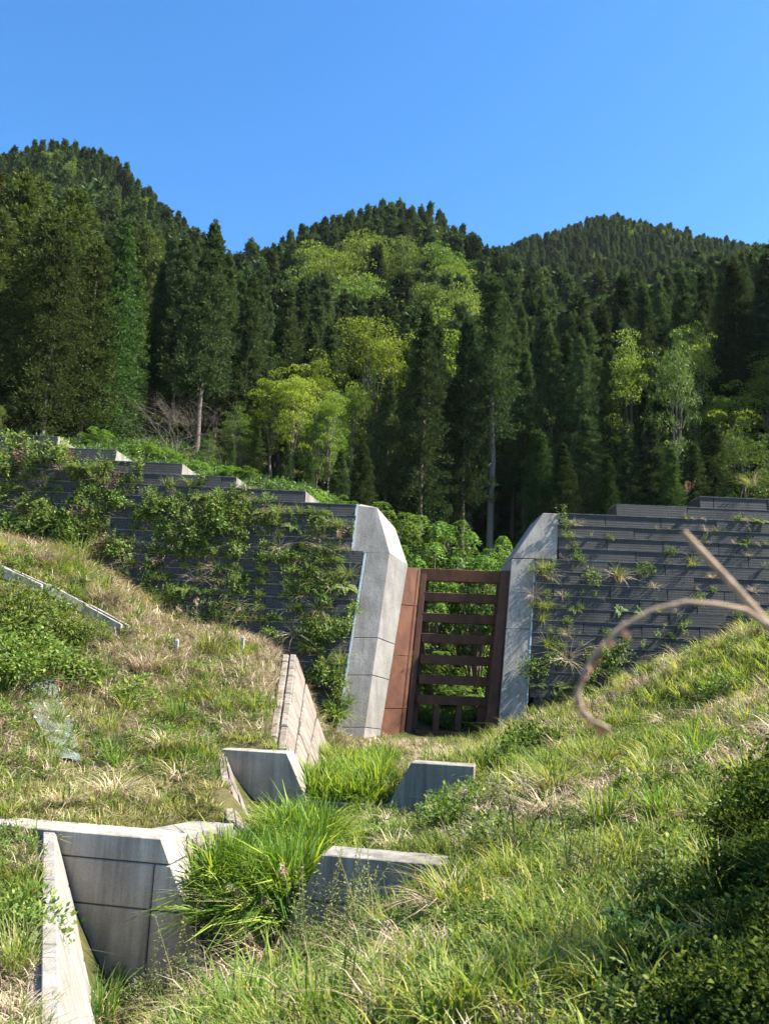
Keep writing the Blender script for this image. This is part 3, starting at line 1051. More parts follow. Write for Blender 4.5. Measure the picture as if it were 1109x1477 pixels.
# upper wall, stone faced, up to the foot of the main dam
tw3 = empty('training_wall', P(430, 1010, 21), 'sunlit stone faced wall climbing from the upper check dam to the big dam', 'training wall', 'sloping side walls of the stream')
yw3 = wall2(-2.2) + .5
nt_, nb_ = P(413, 1084, yw3), P(450, 1158, yw3 - .5)
ft_, fb_ = P(428, 946, 25.8), P(474, 1083, 25.8)
q = [nb_, fb_, ft_, nt_]
n3 = face_n(q, RIGHT)
us = [0, .16, .3, .44, .58, .72, .86, 1]
blockwork(tw3, q, us, [0, .36, .72], n3, .35, MAT['stone'], .022, 'block', .07, .03)
blockwork(tw3, q, us, [.72, 1], n3, .35, MAT['stone'], .012, 'edge_block', .02, .025)
q2 = [nt_, ft_, P(407, 945, 25.9), P(384, 1082, yw3 + .1)]
blockwork(tw3, q2, [0, .09, .19, .3, .39, .5, .6, .71, .8, .9, 1], [0, .5, 1], face_n(q2, UPV), .35, MAT['stone'], .014, 'coping', .05, .03)

# drain channel on the left hillside
dc = empty('drain_channel', P(95, 855, 23), 'concrete drain gutter running down the grassy left hillside', 'gutter')
inv = dc.location
pts = [(-30, 806), (20, 828), (75, 853), (130, 880), (188, 906)]
for (a, b) in zip(pts[:-1], pts[1:]):
    pa, pb = G(*a, 15), G(*b, 15)
    if pa is None or pb is None: continue
    pa, pb = pa + Vector((0, 0, .04)), pb + Vector((0, 0, .0))
    _t = (pb - pa).cross(UPV).normalized()
    foot([pa, pb, pb + _t * .5, pa + _t * .5])
    t = (pb - pa).normalized()
    s = t.cross(UPV).normalized()
    pa, pb = pa + t * .02, pb - t * .02
    for name, o0, o1, z0, z1 in (('gutter_side', 0, .10, -.25, .05), ('gutter_side', .45, .55, -.25, .05), ('gutter_floor', .1, .45, -.25, -.12)):
        c = [pa + s * o0, pa + s * o1, pb + s * o1, pb + s * o0]
        c = [p + Vector((0, 0, z0)) for p in c] + [p + Vector((0, 0, z1)) for p in c]
        box8(name, [p - inv for p in c], MAT['concrete'], dc, .01)

# ------------------------------------------------------------------ plant builders (meshes, shared by copies)
def R_(seed): return np.random.default_rng(seed)


def crown_clumps(r, cen, rad, per, L, Wd, up=.35, spread=1.0, flat=1.0, outdir=None, jitter=.55, folded=False, dome=False):
    """puffs of leaf-sized faces; cen (n,3), rad (n,)"""
    n = len(cen)
    off = unit(r.normal(size=(n, per, 3)))
    rr = r.random((n, per, 1)) ** (1 / 2.2)
    off = off * rr
    if dome:
        off[..., 2] = np.abs(off[..., 2]) - .12
        off = unit(off) * (.55 + .5 * rr ** .5)
    off[..., 2] *= flat
    c = cen[:, None, :] + off * rad[:, None, None]
    d = off * .8 + r.normal(size=off.shape) * jitter
    if outdir is not None: d = d + outdir[:, None, :] * spread
    d[..., 2] += 0
    nrm = r.normal(size=off.shape) * .5 + np.array([0, 0, up * 2]) + off * .6
    N = n * per
    Ls = L * r.uniform(.6, 1.3, N)
    if folded: return leaves2_np(r, c.reshape(N, 3), d.reshape(N, 3), nrm.reshape(N, 3), Ls, Ls * Wd)
    return leaves_np(c.reshape(N, 3), d.reshape(N, 3), nrm.reshape(N, 3), Ls, Ls * Wd)


def conifer(seed, H=17.0, R=2.2, h0=.18, n=130, per=26, L=.42, Wd=.34, mat='cedar', shape=.8, puff=.42, dead=True):
    r = R_(seed)
    acc = Acc()
    t = np.sort(r.random(n)) ** 1.0
    prof = R * ((1 - t) ** shape) * (.35 + .65 * np.minimum(1, t * 5 + .35)) + .12
    az = np.arange(n) * 2.39996 + r.uniform(-.5, .5, n)
    lob = 1 + .16 * np.sin(az * 2 + seed) + .10 * np.sin(az * 3 + t * 14)
    z = h0 * H + t * (1 - h0) * H * .975
    out = np.stack([np.cos(az), np.sin(az), np.zeros(n)], -1)
    for f, s in ((1.0, 1.0), (.66, .95), (.35, .8)):
        ln = prof * f * lob * r.uniform(.78, 1.12, n)
        cen = out * ln[:, None]
        cen[:, 2] = z - .22 * ln + .10 * ln ** 2 * (f < 1) + r.uniform(-.15, .15, n)
        rad = puff * s * (.55 + .6 * (1 - t)) * r.uniform(.75, 1.25, n)
        pp = per if f == 1.0 else max(4, int(per * .5))
        acc.add(*crown_clumps(r, cen, rad, pp, L, Wd, .2, .8, .75, out + np.array([0, 0, .15])))
    # tip
    tz = np.linspace(.93, 1.0, 6) * H
    cen = np.stack([np.zeros(6), np.zeros(6), tz], -1)
    acc.add(*crown_clumps(r, cen, np.linspace(.35, .12, 6), max(5, per // 2), L, Wd, .2, 1.0, 1, np.tile([0, 0, 1.0], (6, 1))))
    ni = n
    ti = r.random(ni)
    ri = R * ((1 - ti) ** shape) * .45
    ai = r.uniform(0, 6.283, ni)
    ci = np.stack([np.cos(ai) * ri * r.random(ni), np.sin(ai) * ri * r.random(ni), (h0 + .03 + ti * (.93 - h0)) * H], -1)
    acc.add(*crown_clumps(r, ci, np.full(ni, puff * .9), 7, L * 1.7, Wd * 1.5, .2, .3, 1.0))
    crown = acc.mesh('crown', MAT[mat])
    acc = Acc()
    k = 9
    zt = np.linspace(-.8, H * .95, k)
    path = np.stack([r.normal(0, .05, k) * (zt > 0), r.normal(0, .05, k) * (zt > 0), zt], -1)
    acc.add(*tube_np(path, np.linspace(.23, .04, k) * (H / 17), 8))
    if dead:
        for _ in range(16):
            zz = H * r.uniform(h0 * .35, h0 * 1.2)
            a = r.uniform(0, 6.28)
            l = r.uniform(.5, 1.4)
            p0 = np.array([0, 0, zz])
            acc.add(*tube_np([p0, p0 + np.array([math.cos(a), math.sin(a), -.1]) * l * .5, p0 + np.array([math.cos(a), math.sin(a), -.35]) * l], [.035, .022, .008], 3))
    trunk = acc.mesh('trunk', MAT['bark'], True)
    return trunk, crown


def broadleaf(seed, H=9.0, R=3.0, n=60, per=46, L=.30, Wd=.5, mat='broad_green', base=.25, puff=.75, flat=.6, tall=1.0, bark='bark_grey'):
    r = R_(seed)
    cz = H * (base + 1) / 2
    rz = H * (1 - base) / 2
    v = unit(r.normal(size=(n, 3)))
    v[:, 2] = np.where(v[:, 2] < -.55, -v[:, 2], v[:, 2])
    q = r.uniform(.55, 1.0, n)[:, None] ** .6
    lump = (1 + .18 * np.sin(np.arctan2(v[:, 1], v[:, 0]) * 3 + seed) + .12 * np.sin(v[:, 2] * 7 + seed))[:, None]
    cen = v * q * lump * np.array([R, R, rz]) + np.array([0, 0, cz])
    rad = puff * r.uniform(.6, 1.25, n)
    acc = Acc()
    acc.add(*crown_clumps(r, cen, rad, per, L, Wd, 1.0, .35, flat, v, .6, False, True))
    acc.add(*crown_clumps(r, cen * np.array([.7, .7, 1]), rad * .9, max(4, per // 7), L * 1.3, Wd, .5, .2, .8))
    crown = acc.mesh('crown', MAT[mat])
    acc = Acc()
    k = 7
    zt = np.linspace(-.5, cz + rz * .3, k)
    path = np.stack([np.cumsum(r.normal(0, .05, k)) * H / 9, np.cumsum(r.normal(0, .05, k)) * H / 9, zt], -1)
    acc.add(*tube_np(path, np.linspace(.015, .006, k) * H, 7))
    for i in r.choice(n, min(n, 14), replace=False):
        f = r.uniform(.35, .85)
        j = min(k - 2, int(f * (k - 1)))
        p0 = path[j]
        p1 = cen[i] * np.array([.6, .6, 1]) - np.array([0, 0, .05 * H])
        mid = p0 * .45 + p1 * .55 - np.array([0, 0, .08 * H * r.uniform(0, 1)])
        acc.add(*tube_np([p0, mid, p1], [.006 * H, .004 * H, .0015 * H], 4))
    return acc.mesh('trunk', MAT[bark], True), crown


def bush_mesh(seed, R=.5, H=.7, n=22, per=30, L=.10, Wd=.5, mat='weed', flat=.8, puff=.4, up=.6, name='foliage', folded=False):
    r = R_(seed)
    v = unit(r.normal(size=(n, 3)))
    v[:, 2] = np.abs(v[:, 2])
    cen = v * r.uniform(.35, 1, n)[:, None] * np.array([R, R, H])
    acc = Acc()
    acc.add(*crown_clumps(r, cen, puff * R * r.uniform(.6, 1.3, n), per, L, Wd, up, .3, flat, v, .7, folded, folded))
    for i in range(min(n, 12)):
        acc.add(*tube_np([[0, 0, -.1], cen[i] * .5 + np.array([0, 0, .08]), cen[i]], [.012 * R + .004, .008 * R + .003, .003], 3))
    return acc.mesh(name, MAT[mat])


def tuft_mesh(seed, n=40, h=.4, hv=.4, bend=.5, wd=.012, spread=.12, mat='grass', seg=3, name='blades'):
    r = R_(seed)
    a = r.uniform(0, 6.283, n)
    rr = np.sqrt(r.random(n)) * spread
    base = np.stack([np.cos(a) * rr, np.sin(a) * rr, np.full(n, -.03)], -1)
    az = a + r.normal(0, .8, n)
    hh = h * r.uniform(1 - hv, 1 + hv, n)
    V, Fq = blades_np(base, az, hh, np.abs(r.normal(bend, .3, n)), wd * r.uniform(.7, 1.3, n), r, seg)
    return mesh_np(name, V, Fq, MAT[mat])


def weed_mesh(seed, n=6, h=.35, per=12, L=.06, Wd=.55, mat='weed', spread=.15):
    """upright stems carrying leaves all the way up"""
    r = R_(seed)
    acc = Acc()
    for i in range(n):
        a, rr = r.uniform(0, 6.28), spread * math.sqrt(r.random())
        b = np.array([math.cos(a) * rr, math.sin(a) * rr, -.03])
        hh = h * r.uniform(.55, 1.3)
        tip = b + np.array([r.normal(0, .25) * hh, r.normal(0, .25) * hh, hh])
        acc.add(*tube_np([b, (b + tip) / 2 + r.normal(0, .02, 3), tip], [.006, .004, .002], 3))
        t = np.linspace(.2, 1, per)[:, None]
        c = b + (tip - b) * t
        an = np.arange(per) * 2.4 + r.uniform(0, 6)
        d = np.stack([np.cos(an), np.sin(an), r.uniform(.0, .7, per)], -1)
        acc.add(*leaves_np(c, d, np.tile([0, 0, 1.0], (per, 1)) + r.normal(0, .3, (per, 3)), L * r.uniform(.6, 1.3, per) * (1.15 - .6 * t[:, 0]), L * Wd))
    return acc.mesh('leaves', MAT[mat])


def fern_mesh(seed, n=7, l=.8, mat='broad_bright', pinn=16, L=.14):
    """arching fronds"""
    r = R_(seed)
    acc = Acc()
    for i in range(n):
        a = i * 6.283 / n + r.normal(0, .3)
        ll = l * r.uniform(.65, 1.15)
        t = np.linspace(0, 1, 8)
        o = np.array([math.cos(a), math.sin(a), 0])
        path = o[None] * (t * ll * .8)[:, None] + np.array([0, 0, 1.0])[None] * (ll * (.75 * t - .65 * t ** 2))[:, None]
        acc.add(*tube_np(path, np.linspace(.008, .002, 8), 3))
        tt = np.linspace(.15, 1, pinn)
        c = np.stack([np.interp(tt, t, path[:, k]) for k in range(3)], -1)
        s = np.array([-math.sin(a), math.cos(a), 0])
        for sg in (-1, 1):
            d = s[None] * sg + o[None] * .45 + r.normal(0, .12, (pinn, 3))
            acc.add(*leaves_np(c, d, np.tile([0, 0, 1.0], (pinn, 1)), L * np.sin(np.clip(1.15 - tt, 0.1, 1) * 1.57) * 1.1, L * .3))
    return acc.mesh('fronds', MAT[mat])


def shrub_meshes(seed, H=1.8, n=38, mat='shrub'):
    """shrub with flat layered compound leaves like umbrellas"""
    r = R_(seed)
    acc, st = Acc(), Acc()
    for i in range(n):
        a = i * 2.4 + r.normal(0, .3)
        rr = r.uniform(.05, .85) * H * .65
        z = H * r.uniform(.25, 1.05) * (1.15 - .45 * rr / H)
        p = np.array([math.cos(a) * rr, math.sin(a) * rr, z])
        st.add(*tube_np([[0, 0, -.4], [p[0] * .35, p[1] * .35, z * .55], p], [.03, .02, .008], 5))
        for k in range(9):
            b = k * 6.283 / 9 + r.normal(0, .2)
            ln = r.uniform(.16, .40)
            o = np.array([math.cos(b), math.sin(b), 0])
            t = np.linspace(.18, 1, 8)
            c = p[None] + o[None] * (t * ln)[:, None] + np.array([0, 0, 1.0])[None] * (.10 * t - .26 * t ** 2)[:, None]
            s = np.array([-o[1], o[0], 0])
            for sg in (-1, 1):
                d = s[None] * sg + o[None] * .5 + r.normal(0, .15, (8, 3)) - np.array([0, 0, .15])
                acc.add(*leaves_np(c, d, np.tile([0, 0, 1.0], (8, 1)) + r.normal(0, .25, (8, 3)), .10 * r.uniform(.7, 1.3, 8), .052))
    return st.mesh('stems', MAT['twig'], True), acc.mesh('foliage', MAT[mat])


def bare_tree(seed, H=5.0):
    r = R_(seed)
    acc = Acc()

    def grow(p, d, l, rad, dep):
        k = 4
        pts = [p]
        for i in range(k):
            d = unit(d + r.normal(0, .13, 3) + np.array([0, 0, .03]))
            pts.append(pts[-1] + d * l / k)
        acc.add(*tube_np(pts, np.linspace(rad, rad * .6, k + 1), 5 if dep < 2 else 3))
        if dep < 5:
            for _ in range(3 if dep < 4 else 2):
                j = r.integers(2, k + 1)
                nd = unit(d + r.normal(0, .55, 3))
                grow(pts[j], nd, l * r.uniform(.6, .85), rad * .55, dep + 1)
    for _ in range(6):
        grow(np.array([0, 0, -.2]), unit(np.array([r.normal(0, .45), r.normal(0, .45), 1])), H * .33, .032, 0)
    return acc.mesh('branches', MAT['twig_grey'], True)


# ------------------------------------------------------------------ scattering (stuff only)
def scatter(name, proto_me, pts, rot, scl, label=None):
    po = bpy.data.objects.new(name + '_source', proto_me)    # never linked to the scene
    me = bpy.data.meshes.new(name)
    n = len(pts)
    me.vertices.add(n)
    me.vertices.foreach_set('co', np.ascontiguousarray(pts, dtype=np.float32).ravel())
    a = me.attributes.new('rot', 'FLOAT_VECTOR', 'POINT')
    a.data.foreach_set('vector', np.ascontiguousarray(rot, dtype=np.float32).ravel())
    a = me.attributes.new('scl', 'FLOAT', 'POINT')
    a.data.foreach_set('value', np.ascontiguousarray(scl, dtype=np.float32))
    o = tag(obj(name, me), label, None, None, 'stuff')
    ng = bpy.data.node_groups.new(name, 'GeometryNodeTree')
    ng.interface.new_socket('Geometry', in_out='INPUT', socket_type='NodeSocketGeometry')
    ng.interface.new_socket('Geometry', in_out='OUTPUT', socket_type='NodeSocketGeometry')
    gi, go = ng.nodes.new('NodeGroupInput'), ng.nodes.new('NodeGroupOutput')
    ip = ng.nodes.new('GeometryNodeInstanceOnPoints')
    oi = ng.nodes.new('GeometryNodeObjectInfo')
    oi.inputs[0].default_value = po
    r_ = ng.nodes.new('GeometryNodeInputNamedAttribute')
    r_.data_type = 'FLOAT_VECTOR'
    r_.inputs[0].default_value = 'rot'
    s_ = ng.nodes.new('GeometryNodeInputNamedAttribute')
    s_.data_type = 'FLOAT'
    s_.inputs[0].default_value = 'scl'
    L = ng.links
    L.new(gi.outputs[0], ip.inputs['Points'])
    L.new(oi.outputs['Geometry'], ip.inputs['Instance'])
    L.new(r_.outputs[0], ip.inputs['Rotation'])
    L.new(s_.outputs[0], ip.inputs['Scale'])
    L.new(ip.outputs[0], go.inputs[0])
    md = o.modifiers.new('scatter', 'NODES')
    md.node_group = ng
    return o


def rots(r, n, tilt=.12):
    return np.stack([r.normal(0, tilt, n), r.normal(0, tilt, n), r.uniform(0, 6.283, n)], -1)


# ------------------------------------------------------------------ trees
PROT = {}


def proto(key, fn):
    if key not in PROT: PROT[key] = fn()
    return PROT[key]


for i in range(5): PROT['cedar%d' % i] = conifer(100 + i, 17, 2.15 + .2 * (i % 3), .16 + .05 * (i % 3), 135, 74, .225, .34, mat='cedar', shape=.68 + .12 * (i % 3), puff=.44)
for i in range(4): PROT['cypress%d' % i] = conifer(200 + i, 17, 2.7, .05 + .04 * (i % 2), 240, 50, .22, .38, 'cedar_olive', .5, .55)
for i in range(2): PROT['green%d' % i] = conifer(300 + i, 17, 1.7, .03, 190, 44, .24, .32, 'cedar_green', .6, .45)
for i in range(3): PROT['yellow%d' % i] = broadleaf(400 + i, 17, 3.0, 105, 110, .21, .5, 'broad_yellow', .0, 1.0, bark='bark')
for i in range(3): PROT['bright%d' % i] = broadleaf(420 + i, 12, 3.4, 70, 110, .22, .5, 'broad_bright', .0, 1.1, bark='bark')
for i in range(2): PROT['leafy%d' % i] = broadleaf(440 + i, 12, 3.2, 80, 110, .20, .5, 'broad_green', -.03, 1.0, bark='bark')
PROT['bare0'] = bare_tree(500)
PROT['tallbare0'] = conifer(510, 21, 2.3, .42, 150, 46, .24, .34, mat='cedar', shape=.6)
NAMES = {'cedar': 'cedar_tree', 'cypress': 'cypress_tree', 'green': 'cedar_tree', 'yellow': 'broadleaf_tree', 'bright': 'broadleaf_tree', 'leafy': 'broadleaf_tree', 'tallbare': 'cedar_tree'}


def tree(key, loc, H, wid, label, group, rz=None):
    kind = key.rstrip('0123456789')
    tr, cr = PROT[key]
    h0 = {'cedar': 17, 'cypress': 17, 'green': 17, 'tallbare': 21, 'yellow': 17}.get(kind, 12.0)
    o = empty(NAMES[kind], loc, label, 'tree', group, random.uniform(0, 6.28) if rz is None else rz)
    s = H / h0
    o.scale = (s * wid, s * wid, s)
    obj('trunk', tr, o)
    obj('crown', cr, o)
    return o


HERO = []   # (x, y, radius) of placed trees


def tree_px(key, px, ptop, Y, wid, label, group, sink=0.0):
    """tree whose top shows at pixel (px, ptop), standing on the ground Y metres away"""
    top = P(px, ptop, Y)
    z = GZ(top.x, Y) - sink
    H = max(top.z - z, 2.0)
    HERO.append((top.x, Y, 1.3))
    return tree(key, (top.x, Y, z), H, wid, label, group)


GF = 'trees in the front row of the wood behind the dam'
ordn = ['first', 'second', 'third', 'fourth', 'fifth', 'sixth', 'seventh', 'eighth', 'ninth', 'tenth', 'eleventh', 'twelfth']
# left stand of olive cypresses
ORD_L = [ordn[k] for k in np.argsort(np.argsort([-60, -12, 38, 78, 112, 146, 172, 60, 5, 132, 95]))]
for i, (px, pt, Y, wd) in enumerate(((-60, 250, 48, 1.1), (-12, 232, 50, 1.15), (38, 246, 46, 1.1), (78, 300, 44, 1.0), (112, 268, 50, 1.1), (146, 345, 45, 1.0), (172, 372, 50, .95), (60, 255, 56, 1.1), (5, 300, 43, 1.0), (132, 300, 58, 1.0), (95, 340, 42.5, .9))):
    tree_px('cypress%d' % (i % 4), px, pt, Y, wd, 'olive green cypress of the stand above the left dam steps, %s planted' % ordn[i] if False else 'olive cypress above the left dam steps, %s of its stand from the left' % ORD_L[i], GF)
tree_px('green0', 184, 318, 46, 1.0, 'narrow fresh green cedar leafy to the ground right of the left cypress stand', GF)
tree_px('green1', 203, 392, 48, .95, 'slimmer green cedar tucked against the narrow column right of the cypresses', GF)
cx = [(236, 430, 58), (262, 455, 62), (292, 440, 64), (322, 470, 60), (350, 402, 66), (378, 425, 63), (408, 440, 68), (438, 402, 70), (470, 395, 68), (498, 420, 64), (522, 470, 60)]
for i, (px, pt, Y) in enumerate(cx):
    tree_px('cedar%d' % (i % 5), px, pt, Y, .88, 'dark cedar between the bare grey tree and the slit, %s from the left' % ordn[i], GF)
cx = [(585, 470, 62), (632, 470, 60), (668, 438, 66), (758, 505, 58), (786, 455, 66), (818, 480, 57), (850, 462, 60), (880, 500, 55), (930, 560, 52), (955, 470, 62), (1012, 500, 60), (1060, 470, 58)]
for i, (px, pt, Y) in enumerate(cx):
    tree_px('cedar%d' % ((i * 2 + 1) % 5), px, pt, Y, .9, 'dark front row cedar right of the left pier, %s from the left' % ordn[i], GF)
PROT['tallbare0'][0].materials[0] = MAT['bark_pale']
tree_px('tallbare0', 714, 396, 53.0, 1.0, 'tall cedar with a long bare pale trunk directly above the slit opening', GF)
tree_px('cedar2', 742, 470, 60, .8, 'cedar with a thin bare trunk just right of the pale trunked cedar', GF)
YL = [('yellow0', 545, 455, 55, 1.0, 'yellow green flowering tree standing tall above the left concrete pier'),
      ('yellow1', 398, 535, 52, 1.25, 'broad yellow green tree above the dam steps left of the slit'),
      ('yellow2', 458, 520, 53, 1.0, 'yellow tipped tree right of the broad yellow green tree'),
      ('yellow0', 512, 548, 51, .8, 'slim yellow green tree leaning over the end of the left dam top'),
      ('yellow1', 432, 528, 50, .95, 'lime crowned tree between the two yellow green trees left of the slit'),
      ('yellow0', 480, 560, 47, .7, 'small yellow green tree above the left dam end'),
      ('leafy0', 345, 590, 49, 1.1, 'round green tree beside the bare grey tree'),
      ('leafy1', 465, 600, 48, 1.1, 'dark green leafy tree low above the left dam end'),
      ('leafy0', 300, 640, 44, .8, 'low green bushy tree at the foot of the bare grey tree'),
      ('yellow1', 620, 455, 64, 1.0, 'yellow green tree half hidden among the cedars right of the slit axis'),
      ('yellow2', 908, 488, 54, .75, 'yellow crowned tree alone among dark cedars above the right dam wall'),
      ('yellow0', 1000, 460, 54, .6, 'vine draped column tree bright yellow on its right side'),
      ('leafy1', 972, 500, 50, .5, 'tall vine hung green tree left of the yellow column'),
      ('yellow1', 1050, 555, 51, 1.05, 'wide yellow green tree above the right dam steps'),
      ('yellow2', 1108, 520, 52, 1.2, 'yellow green tree cut by the right edge of the view'),
      ('leafy0', 1075, 620, 45, 1.1, 'shaded green tree standing just behind the right dam steps'),
      ('bright0', 2, 588, 38.5, .6, 'bright lime green tree at the left edge above the dam steps')]
for k, px, pt, Y, wd, lb in YL:
    tree_px(k, px, pt, Y, wd, lb, GF)
YC = [(335, 640, 46), (372, 615, 48), (415, 640, 46), (448, 655, 45), (492, 650, 46), (525, 640, 48), (778, 620, 49), (812, 640, 48), (845, 600, 50), (876, 655, 47), (905, 630, 49), (940, 610, 49), (968, 645, 47), (1000, 640, 48), (1030, 610, 49), (1062, 645, 46), (1095, 625, 47)]
for i, (px, pt, Y) in enumerate(YC):
    half = px < 600
    nth = sum(1 for q in YC if (q[0] < 600) == half and q[0] < px)
    tree_px('green%d' % (i % 2) if i % 3 == 0 else 'cedar%d' % (i % 5), px, pt, Y, 1.5, 'young dark cedar at the shaded wood edge %s the slit, %s from left' % ('left of' if half else 'right of', ordn[nth]), GF)
GB = 'light green broadleaf trees on the middle hill'
GRV = [(470, 352), (530, 340), (590, 352), (640, 362), (450, 385), (490, 372), (660, 380), (655, 430), (520, 400), (620, 400), (680, 425)]
for i, (px, pt, Y, wd, k) in enumerate(((470, 352, 128, 1.1, 'bright0'), (530, 340, 131, 1.2, 'bright2'), (590, 352, 128, .8, 'bright1'), (640, 362, 128, 1.1, 'bright1'), (450, 385, 120, 1.1, 'bright2'),
                                        (490, 372, 118, 1.2, 'bright1'), (660, 380, 124, 1.0, 'yellow0'), (655, 430, 100, .9, 'bright1'), (520, 400, 108, 1.0, 'bright0'), (620, 400, 110, .9, 'bright0'), (680, 425, 98, .8, 'bright2'))):
    tree_px(k, px, pt, Y, wd, 'light green tree in the pale middle hill grove, %s row, %s from left' % ((('top', 'second', 'third', 'lowest')[min(3, max(0, int((pt - 330) // 26)))]), (ordn + ['thirteenth'] * 9)[sum(1 for q in GRV if q[0] < px and min(3, max(0, int((q[1] - 330) // 26))) == min(3, max(0, int((pt - 330) // 26))))]), GB)
bt_top = P(262, 545, 44)
bt = empty('bare_tree', (bt_top.x, 44, GZ(bt_top.x, 44)), 'leafless grey tree with a web of thin branches above the left dam steps', 'tree')
bt.scale = (1.25, 1.1, (bt_top.z - GZ(bt_top.x, 44)) / 5.0 * 1.0)
obj('branches', PROT['bare0'], bt)

# the rest of the wood: sites spread over the slopes
r = R_(11)
sites = []
Ys = 51.0
while Ys < 330:
    sp = 3.0 + Ys * .002
    half = .62 * Ys + 6
    nx = int(2 * half / sp)
    xs = -half + (np.arange(nx) + r.uniform(-.38, .38, nx)) * sp
    ys = Ys + r.uniform(-.45, .45, nx) * sp
    sites.append(np.stack([xs, ys], -1))
    Ys += sp * .92
sites = np.concatenate(sites)
zz = zground(sites[:, 0], sites[:, 1], False)
hero = np.array(HERO)
dmin = np.array([np.min(np.hypot(hero[:, 0] - x, (hero[:, 1] - y) * .8)) for x, y in sites])
BARE_U = P(714, 600, 53).x / 53
# drop what lies behind a ridge
prof = {}
keep = []
ang = np.round(sites[:, 0] / sites[:, 1] * 60).astype(int)
order = np.argsort(sites[:, 1])
for i in order:
    a = ang[i]
    v = zz[i] / sites[i, 1]
    vt = (zz[i] + 13) / sites[i, 1]
    if vt > prof.get(a, -9) + .01 and dmin[i] > 1.9 and not (abs(sites[i, 0] / sites[i, 1] - BARE_U) < .035 and sites[i, 1] < 58):
        keep.append(i)
    prof[a] = max(prof.get(a, -9), v + 3 / sites[i, 1])
sites, zz = sites[keep], zz[keep]
px, py = project(np.concatenate([sites, zz[:, None] + 6], 1))
infr = (px > -25) & (px < W_PX + 25)
mixn = fbm(sites[:, 0], sites[:, 1], .035, 9)
H = (11.5 + 4.5 * vnoise(sites[:, 0], sites[:, 1], .06, 4)) * np.clip(r.normal(1, .1, len(sites)), .75, 1.25)
near = sites[:, 1] < 75
H = np.where(near, H * 1.12, H)
H = np.where(sites[:, 1] > 150, 8.2 + .35 * (H - 10), H)
# open ground just behind the slit and the dam stays free of trees
free = (sites[:, 1] > 50)
idx = [i for i in np.argsort(sites[:, 1]) if infr[i]]
n_big = 230
big = idx[:n_big]
bigset = set(int(i) for i in big)
lefthill = sites[:, 0] / sites[:, 1] < -.22
LANDM = [(80, 'above the top left dam step'), (167, 'above the second left dam step'), (262, 'above the third left dam step'), (340, 'above the fourth left dam step'), (445, 'above the fifth left dam step'), (530, 'above the left dam end'), (620, 'above the left pier'), (740, 'above the slit'), (806, 'above the right pier'), (888, 'above the lowest right dam step'), (1008, 'above the middle right dam step'), (9999, 'above the highest right dam step')]
todo = []
for i in big:
    x, y = sites[i]
    u = x / y
    k = 'cedar%d' % random.randrange(5)
    rr = random.random()
    if u < -.3 and rr < .5: k = 'cypress%d' % random.randrange(4)
    elif rr < .10: k = 'leafy%d' % random.randrange(2)
    elif rr < .14: k = 'yellow%d' % random.randrange(3)
    h = H[i] * (.55 if k[0] in 'ly' else 1.0)
    sp = {'cedar': 'dark cedar', 'cypress': 'olive cypress', 'leafy': 'green broadleaf tree', 'yellow': 'yellow green broadleaf tree'}[k.rstrip('0123456789')]
    qx, qy = project(np.array([x, y, zz[i] + h]))
    col = next((nm for lim, nm in LANDM if qx < lim), LANDM[-1][1])
    tier = 'near the ridge' if qy < 345 else 'high' if qy < 400 else 'halfway up' if qy < 450 else 'low'
    todo.append((qx, tree(k, (x, y, zz[i] - .2), h, random.uniform(.68, .98), None, 'trees filling the wooded slopes'), sp, col, tier))
cnt = {}
NUM = ordn + ['%sth' % n for n in range(13, 60)]
for qx, o, sp, col, tier in sorted(todo, key=lambda q: q[0]):
    k = (sp, col, tier)
    cnt[k] = cnt.get(k, 0) + 1
    o['label'] = '%s %s %s, %s from left' % (sp, tier, col, NUM[cnt[k] - 1])
rest = np.array([i for i in range(len(sites)) if int(i) not in bigset])
far = [conifer(600 + i, 13, 1.6, .10, 90, 22, .42, .40, 'cedar', .55 + .1 * i, .6, False)[1] for i in range(4)]
fb = [broadleaf(640, 9, 2.3, 50, 26, .42, .55, 'broad_bright', .05, .8)[1], broadleaf(641, 9, 2.3, 50, 26, .42, .55, 'broad_green', .05, .8)[1]]
sel = r.random(len(rest))
pxr, pyr = project(np.concatenate([sites[rest], zz[rest][:, None] + 9], 1))
# broadleaf patches: crest of the left hill, right ridge top, streaks
pb = .02 + .5 * (np.exp(-(((pxr - 70) / 55) ** 2 + ((pyr - 215) / 22) ** 2))) + .35 * np.exp(-(((pxr - 990) / 70) ** 2 + ((pyr - 335) / 16) ** 2)) + .4 * np.exp(-(((pxr - 205) / 25) ** 2 + ((pyr - 310) / 45) ** 2)) + .25 * np.exp(-(((pxr - 560) / 110) ** 2 + ((pyr - 390) / 50) ** 2))
typ = np.where(sel < pb, np.where(r.random(len(rest)) < .5, 4, 5), r.integers(0, 4, len(rest)))
for t_, me_ in enumerate(far + fb):
    q = rest[typ == t_]
    if not len(q): continue
    hs = 13.0 if t_ < 4 else 12.0
    pts = np.concatenate([sites[q], zz[q][:, None] - .3], 1)
    scatter('distant_forest', me_, pts, rots(r, len(q), .03), H[q] / hs * r.uniform(.9, 1.15, len(q)), 'dense wood covering the far hills' if t_ < 4 else 'broadleaf patches in the wood on the far hills')
print('TREES', len(HERO), len(big), len(rest))

# ------------------------------------------------------------------ ground cover
def inpoly(x, y, poly):
    ins = np.zeros(len(x), bool)
    n = len(poly)
    j = n - 1
    for i in range(n):
        xi, yi, xj, yj = poly[i][0], poly[i][1], poly[j][0], poly[j][1]
        c = ((yi > y) != (yj > y)) & (x < (xj - xi) * (y - yi) / (yj - yi + 1e-12) + xi)
        ins ^= c
        j = i
    return ins


def hull_px(pts):
    return np.array([(P(*p).x, P(*p).y) for p in pts])


